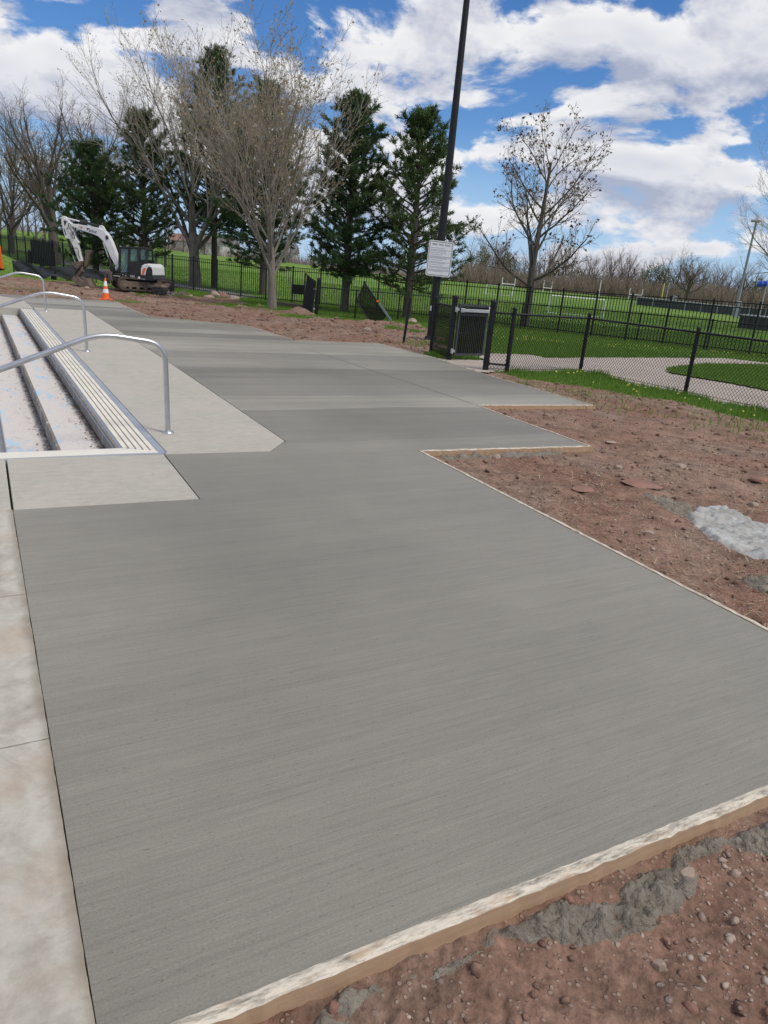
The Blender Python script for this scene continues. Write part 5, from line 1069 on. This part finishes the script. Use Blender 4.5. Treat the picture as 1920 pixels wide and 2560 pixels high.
# pines
def pine_meshes(seed, height, width, start=.16, dens=1., tr=.2, open_=1.):
    rg = random.Random(seed); segs = []; tufts = []
    segs.append(((0, 0, -.15), (0, 0, height * .45), tr, tr * .7, 0)); segs.append(((0, 0, height * .45), (0, 0, height * .97), tr * .7, .02, 0))
    z = height * start
    while z < height * .985:
        t = (z / height - start) / (1 - start); prof = (min(1, .55 + t / .16 * .45)) * max(0., 1 - t ** 1.7) ** .75 + .05; nb = rg.randint(5, 7); a0 = rg.uniform(0, 6.28)
        for k in range(nb):
            a = a0 + k * 6.283 / nb + rg.uniform(-.3, .3); L = width / 2 * prof * rg.uniform(.62, 1.18) * 1.06; el = math.radians(rg.gauss(8 + 38 * t, 8)); d = Vector((math.cos(a) * math.cos(el), math.sin(a) * math.cos(el), math.sin(el)))
            p = Vector((0, 0, z + rg.uniform(-.12, .12))); r = .018 + .012 * L; n = max(3, int(L / .38)); pts = [p]
            for i in range(n):
                d = (d + Vector((rg.gauss(0, .09), rg.gauss(0, .09), rg.gauss(.045, .08)))).normalized(); q = p + d * L / n; segs.append((tuple(p), tuple(q), r * (1 - .75 * i / n), r * (1 - .75 * (i + 1) / n), 1)); 
                if (i + 1) / n > .30 * open_:
                    for s in range(rg.randint(2, 4)):
                        sd = (d + Vector((rg.gauss(0, .8), rg.gauss(0, .8), rg.gauss(.18, .4)))).normalized(); sl = rg.uniform(.18, .5) * (1.15 - .4 * (i + 1) / n); e = q + sd * sl; segs.append((tuple(q), tuple(e), .009, .005, 2)); m = max(2, int(sl / .13 * dens))
                        for w in range(m): tufts.append((q.lerp(e, (w + 1) / m), sd))
                p = q
            tufts.append((p, d)); tufts.append((p + d * .1, d))
        z += rg.uniform(.24, .36)
    for w in range(6): tufts.append((Vector((0, 0, height * (.93 + .011 * w))), Vector((0, 0, 1))))
    P_ = np.array([t[0] for t in tufts]); Dv = np.array([t[1] for t in tufts]); r_ = np.random.RandomState(seed); nn = 9; P_ = np.repeat(P_, nn, 0); Dv = np.repeat(Dv, nn, 0)
    nd = Dv * .75 + r_.normal(size=Dv.shape) * .55 + np.array([0, 0, .12]); nd /= np.linalg.norm(nd, axis=1)[:, None]; ln = r_.uniform(.12, .24, (len(P_), 1)); sd = np.cross(nd, r_.normal(size=nd.shape)); sd /= np.linalg.norm(sd, axis=1)[:, None]
    P_ = P_ + r_.normal(size=P_.shape) * .03; wd = .019
    v = np.stack([P_ - sd * wd, P_ + sd * wd, P_ + nd * ln], 1)
    return {'trunk': seg_mesh('trunk', segs, [(10, 0, 1)]), 'branches': seg_mesh('branches', segs, [(4, 1, 2), (3, 2, 3)]), 'crown': np_mesh('crown', v.reshape(-1, 3), np.arange(len(v) * 3).reshape(-1, 3))}
PM = {'trunk': MAT['barkdark'], 'branches': MAT['barkdark'], 'crown': MAT['needle']}; PM2 = {**PM, 'crown': MAT['needle2']}
for i, (px, Y, tx, ty, wpx, st, lb, pm, op) in enumerate([
  (860, 33.8, 905, 256, 205, .17, 'dense dark pine left of the lamp pole', PM, .8), (1016, 33.4, 1078, 292, 225, .15, 'pine with upturned branch tips right behind the lamp pole', PM2, 1.),
  (535, 48, 530, 135, 190, .25, 'tallest pine, its dark top poking through the bare crowns', PM, 1.), (655, 45, 690, 215, 190, .14, 'dark pine half hidden behind the bare maple', PM, .9),
  (240, 48, 240, 372, 190, .10, 'broad low dark pine behind the excavator boom', PM, .7), (364, 47, 352, 288, 170, .16, 'lighter green pine behind the excavator cab', PM2, 1.)]):
    b = gpt(px, Y); hh = top_h(tx, ty, Y, b); plant('pine_tree', lb, pine_meshes(60 + i, hh, wpx * 1.22 * Y / F, st, 1.6 if op < .95 else 1.35, .21, op), pm, b, i * 1.1)

# wood beyond the fields
far_spec = [dict(L=.62, n=11, ang=48, angt=.4, len=.75, lt=.35, st=.18, wig=.05, trop=.05, taper=.3, seg=4, rr=.5, trunk=1), dict(n=8, ang=42, len=.5, lt=.4, st=.15, wig=.1, trop=.08, seg=3, rr=.5), dict(n=6, ang=42, len=.55, lt=.4, st=.1, wig=.12, trop=.05, seg=2, rr=.7), dict(seg=2, wig=.15, trop=.05)]
farv = [bare_meshes('f', 70 + k, far_spec, 9.5, .2) for k in range(4)] + [bare_meshes('fg', 80 + k, far_spec, 7., .14, dict(name='spring_leaves', n=2, size=.22, spread=.25, prob=1.)) for k in range(2)]
FM = {'trunk': MAT['barkdark'], 'crown': MAT['twigfar'], 'spring_leaves': MAT['budgreen']}; FMP = {**FM, 'crown': MAT['twigpurple']}
rg = random.Random(17)
def far_tree(px, Y, sc, kind, label, group, fm=FM):
    b = gpt(px, Y); return plant('bare_tree' if kind < 4 else 'budding_tree', label, farv[kind], fm, b, rg.uniform(0, 6.28), group, sc)
for k in range(84):
    px = 1165 + k * 10.2 + rg.uniform(-8, 8); Y = rg.uniform(140, 176); kind = rg.choice([0, 1, 2, 3, 0, 1, 2, 3, 4, 5]) if px > 1480 else rg.choice([0, 1, 2, 3, 0, 1, 2, 3, 4])
    far_tree(px, Y, rg.uniform(.72, 1.15) * (1 if kind < 4 else .98), kind, 'bare brown tree in the wood beyond the playing field' if kind < 4 else 'greening tree in the wood beyond the playing field', 'bare trees in the far wood' if kind < 4 else 'greening trees in the far wood', FM if px > 1330 else FMP)
b = gpt(1716, 128); plant('bare_tree', 'big round-crowned bare tree standing in front of the far wood', bare_meshes('b', 91, elm_spec, top_h(1725, 628, 128, b), .34), {**FM, 'crown': MAT['twigdark']}, b, 1.)
for k in range(9):
    far_tree(-40 + k * 19 + rg.uniform(-6, 6), rg.uniform(88, 112), rg.uniform(.68, .9), rg.randint(0, 3), 'reddish bare small tree on the left rise beyond the path', 'reddish small trees on the left rise', FMP)
for k in range(26):
    far_tree(160 + k * 38 + rg.uniform(-10, 10), rg.uniform(145, 170), rg.uniform(.62, .9), rg.randint(0, 3), 'bare tree along the back of the field behind the pines', 'bare trees behind the pines', FMP)
far_tree(413, 72, .62, 1, 'slight bare sapling on the lawn right of the excavator cab', None)
# thicket at the foot of the wood
r_ = np.random.RandomState(5); n = 15000; pxs = r_.uniform(1150, 2060, n); Ys = r_.uniform(136, 150, n); X0 = np.array([ray(p, 700)[0] / ray(p, 700)[1] for p in (1150, 2060)]); fx = X0[0] + (X0[1] - X0[0]) * (pxs - 1150) / 910
bx = fx * Ys; bz_ = tz(bx, Ys); hh = r_.uniform(.7, 4.0, n) * (.6 + .8 * fbm(bx, Ys, .12, 3, 2)); an = r_.normal(size=(n, 2)) * .3
P0 = np.stack([bx, Ys, bz_ - .1], 1); P1 = P0 + np.stack([an[:, 0] * hh, an[:, 1] * hh, hh], 1)
v, f = frusta(P0, P1, np.full(n, .05), np.full(n, .02), 3); stuff(tag(link('thicket', np_mesh('thicket', v, f), MAT['twigfar']), 'brown undergrowth along the foot of the far wood', 'thicket'))
n = 9000; pxs = r_.uniform(-60, 1180, n); Ys = r_.uniform(150, 172, n); X0 = np.array([ray(p, 650)[0] / ray(p, 650)[1] for p in (-60, 1180)]); bx = (X0[0] + (X0[1] - X0[0]) * (pxs + 60) / 1240) * Ys; bz_ = tz(bx, Ys); hh = r_.uniform(.5, 2.6, n); an = r_.normal(size=(n, 2)) * .3
P0 = np.stack([bx, Ys, bz_ - .1], 1); P1 = P0 + np.stack([an[:, 0] * hh, an[:, 1] * hh, hh], 1); v, f = frusta(P0, P1, np.full(n, .035), np.full(n, .012), 3)
stuff(tag(link('thicket', np_mesh('thicket', v, f), MAT['twigpurple']), 'brown undergrowth at the back of the left field', 'thicket'))

# ------------------------------------------------------------------ far field furniture
def goalposts(xa, xb, ytop, ybar, Y, label, m=MAT['whitepaint']):
    a, b = gpt(xa, Y), gpt(xb, Y); t = thing('goal_posts', label, 'goal posts', a, 0, 'H-shaped goal posts on the far field'); zt = D(xa, ytop, Y).z - a.z; zb = D((xa + xb) / 2, ybar, Y).z - a.z
    for q in (Vector((0, 0, 0)), b - a): MB().tube([q + Vector((0, 0, -.1)), q + Vector((0, 0, zt))], .055, 8).build('upright', m, t)
    MB().tube([Vector((0, 0, zb)), Vector((b.x - a.x, 0, zb))], .055, 8).build('crossbar', m, t)
goalposts(1252, 1283, 693, 710, 105, 'nearest white H-shaped goal posts, just left of the oak trunk'); goalposts(1357, 1377, 700, 720, 125, 'narrow white H-shaped goal posts right of the oak trunk'); goalposts(1570, 1601, 720, 737, 120, 'white H-shaped goal posts in the middle of the far field')
def soccer(xa, xb, ya, yb, base, label, Y=None):
    a = GT(xa, base); Y = Y or a.y; a = gpt(xa, Y); b = gpt(xb, Y); t = thing('soccer_goal', label, 'soccer goal', a); z = D(xa, ya, Y).z - a.z; w = b.x - a.x
    for x_ in (0, w): MB().tube([(x_, 0, -.1), (x_, 0, z)], .05, 8).build('upright', MAT['whitepaint'], t); MB().tube([(x_, 0, z), (x_, .9, .02), (x_, 0, .02)], .025, 6).build('side_frame', MAT['whitepaint'], t)
    MB().tube([(0, 0, z), (w, 0, z)], .05, 8).build('crossbar', MAT['whitepaint'], t); MB().tube([(0, .9, .02), (w, .9, .02)], .025, 6).build('ground_bar', MAT['whitepaint'], t)
soccer(1371, 1506, 738, 751, 783, 'white soccer goal behind the iron fence'); soccer(1214, 1280, 711, 716, 733, 'small far soccer goal in front of the H posts', 96)
def simple_pole(name, xb, yt, Y, r, m, label, cat, xt=None):
    a = gpt(xb, Y); z = D(xt or xb, yt, Y).z - a.z; t = thing(name, label, cat, a); MB().tube([(0, 0, -.2), (0, 0, z)], [r, r * .6], 10).build('shaft', m, t); return t, z
t, z = simple_pole('field_light', 1835, 556, 84, .17, MAT['pipegrey'], 'tall slim grey floodlight pole on the right field', 'light pole', 1896)
MB().box((0, 0, z + .1), (1.0, .4, .22)).build('lamp_head', MAT['pipegrey'], t, .03); MB().box((.1, -.1, .9), (.5, .4, 1.8)).build('control_box', MAT['pipegrey'], t, .03)
t, z = simple_pole('flagpole', 1890, 700, 60, .05, MAT['galv'], 'pale flagpole at the right edge with a blue flag', 'flagpole', 1918)
mb = MB(); vs = [(-.75 + .75 * i / 10, .06 * math.sin(i * 1.1), z - .10 - .42 * k + .09 * (i / 10) - .05) for i in range(11) for k in range(2)]; mb.add(vs, [(2 * i, 2 * i + 2, 2 * i + 3, 2 * i + 1) for i in range(10)], True); fo = mb.build('flag', MAT['blue'], t); sm = fo.modifiers.new('s', 'SOLIDIFY'); sm.thickness = .01
simple_pole('foul_pole', 1650, 708, 115, .10, MAT['yellow'], 'yellow foul pole on the far ball field', 'foul pole', 1657); simple_pole('utility_pole', 1663, 713, 125, .07, MAT['galv'], 'thin pale pole beside the yellow foul pole', 'pole', 1669); simple_pole('utility_pole', 1496, 700, 125, .10, MAT['housewhite'], 'thin pale pole in the middle of the far wood edge', 'pole', 1500)
a = gpt(1683, 130); sb_ = thing('scoreboard', 'small dark scoreboard with white lettering rows far on the field', 'scoreboard', a); z0 = D(1683, 751, 130).z - a.z; z1 = D(1683, 737, 130).z - a.z; w = 20 * 130 / F
MB().box((0, 0, (z0 + z1) / 2), (w, .2, z1 - z0)).build('panel', MAT['ink'], sb_, .02)
for k in range(3): MB().box((-.1 + .1 * (k % 2), -.11, z0 + (z1 - z0) * (.25 + .27 * k)), (w * .8, .02, .12)).build('row', MAT['whitepaint'], sb_)
for x_ in (-.6, .6): MB().box((x_, 0, z0 / 2 - .05), (.1, .1, max(z0, .1) + .1)).build('leg', MAT['galv'], sb_)
a = gpt(1905, 58); en = thing('round_enclosure', 'low round dark-sided enclosure with a pale rim at the right edge', 'enclosure', a); R_ = 1.75; hh = 1.0  # plain low round enclosure: drum wall, rim and ribs
MB().tube([(0, 0, -.1), (0, 0, hh)], R_, 28).build('wall', MAT['charcoal'], en); MB().tube([(0, 0, hh), (0, 0, hh + .08)], R_ + .05, 28).build('rim', MAT['galv'], en)
for k in range(24):
    q = 2 * math.pi * k / 24; MB().box((math.cos(q) * (R_ + .02), math.sin(q) * (R_ + .02), hh / 2), (.05, .05, hh - .04), Matrix.Rotation(q, 3, 'Z')).build('rib', MAT['excblack'], en)
of = thing('outfield_fence', 'long low dark outfield fence with a pale top rail', 'fence'); oa = [gpt(1590 + 40 * k, 112 - 2 * k) for k in range(12)]
for p, q in zip(oa, oa[1:]):
    MB().bar(p + Vector((0, 0, .55)), q + Vector((0, 0, .55)), .05, 1.1).build('panel', MAT['charcoal'], of); MB().bar(p + Vector((0, 0, 1.15)), q + Vector((0, 0, 1.15)), .07, .10).build('top_rail', MAT['housewhite'], of); MB().box(p + Vector((0, -.06, .55)), (.08, .08, 1.3)).build('post', MAT['galv'], of)
# houses behind the trees
def house(px, Y, w, h, rh, label, roof, dpt=7.):
    b = gpt(px, Y); t = thing('house', label, 'house', b); wl = MB().box((0, 0, h / 2 - .2), (w, dpt, h + .4)).build('wall', MAT['housewhite'], t)
    MB().add([(-w / 2 - .3, -dpt / 2 - .3, h), (w / 2 + .3, -dpt / 2 - .3, h), (w / 2 + .3, dpt / 2 + .3, h), (-w / 2 - .3, dpt / 2 + .3, h), (-w / 2 - .3, 0, h + rh), (w / 2 + .3, 0, h + rh)], [(0, 1, 5, 4), (2, 3, 4, 5), (0, 4, 3), (1, 2, 5), (0, 3, 2, 1)]).build('roof', roof, t)
    for k in range(int(w / 2.6)): x_ = -w / 2 + 1.3 + k * 2.5; wi = MB().box((x_, -dpt / 2 - .03, h * .55), (1.0, .1, 1.2)).build('window', MAT['whitepaint'], t); MB().box((x_, -dpt / 2 - .09, h * .55), (.8, .04, 1.0)).build('pane', MAT['darkglass'], wi)
    MB().box((w / 2 - 1.2, -dpt / 2 - .04, 1.0), (.95, .1, 2.1)).build('door', MAT['roofgrey'], t)
house(467, 165, 6, 2.5, 1.5, 'white house with a red roof seen between the tree trunks', MAT['roofred']); house(520, 160, 8, 2.5, 1.5, 'low white house right of the red-roofed one', MAT['roofgrey']); house(556, 168, 6, 2.5, 1.8, 'small pale house left of the maple trunk', MAT['roofgrey']); house(690, 170, 9, 2.6, 1.8, 'pale house behind the maple trunk', MAT['roofgrey'])
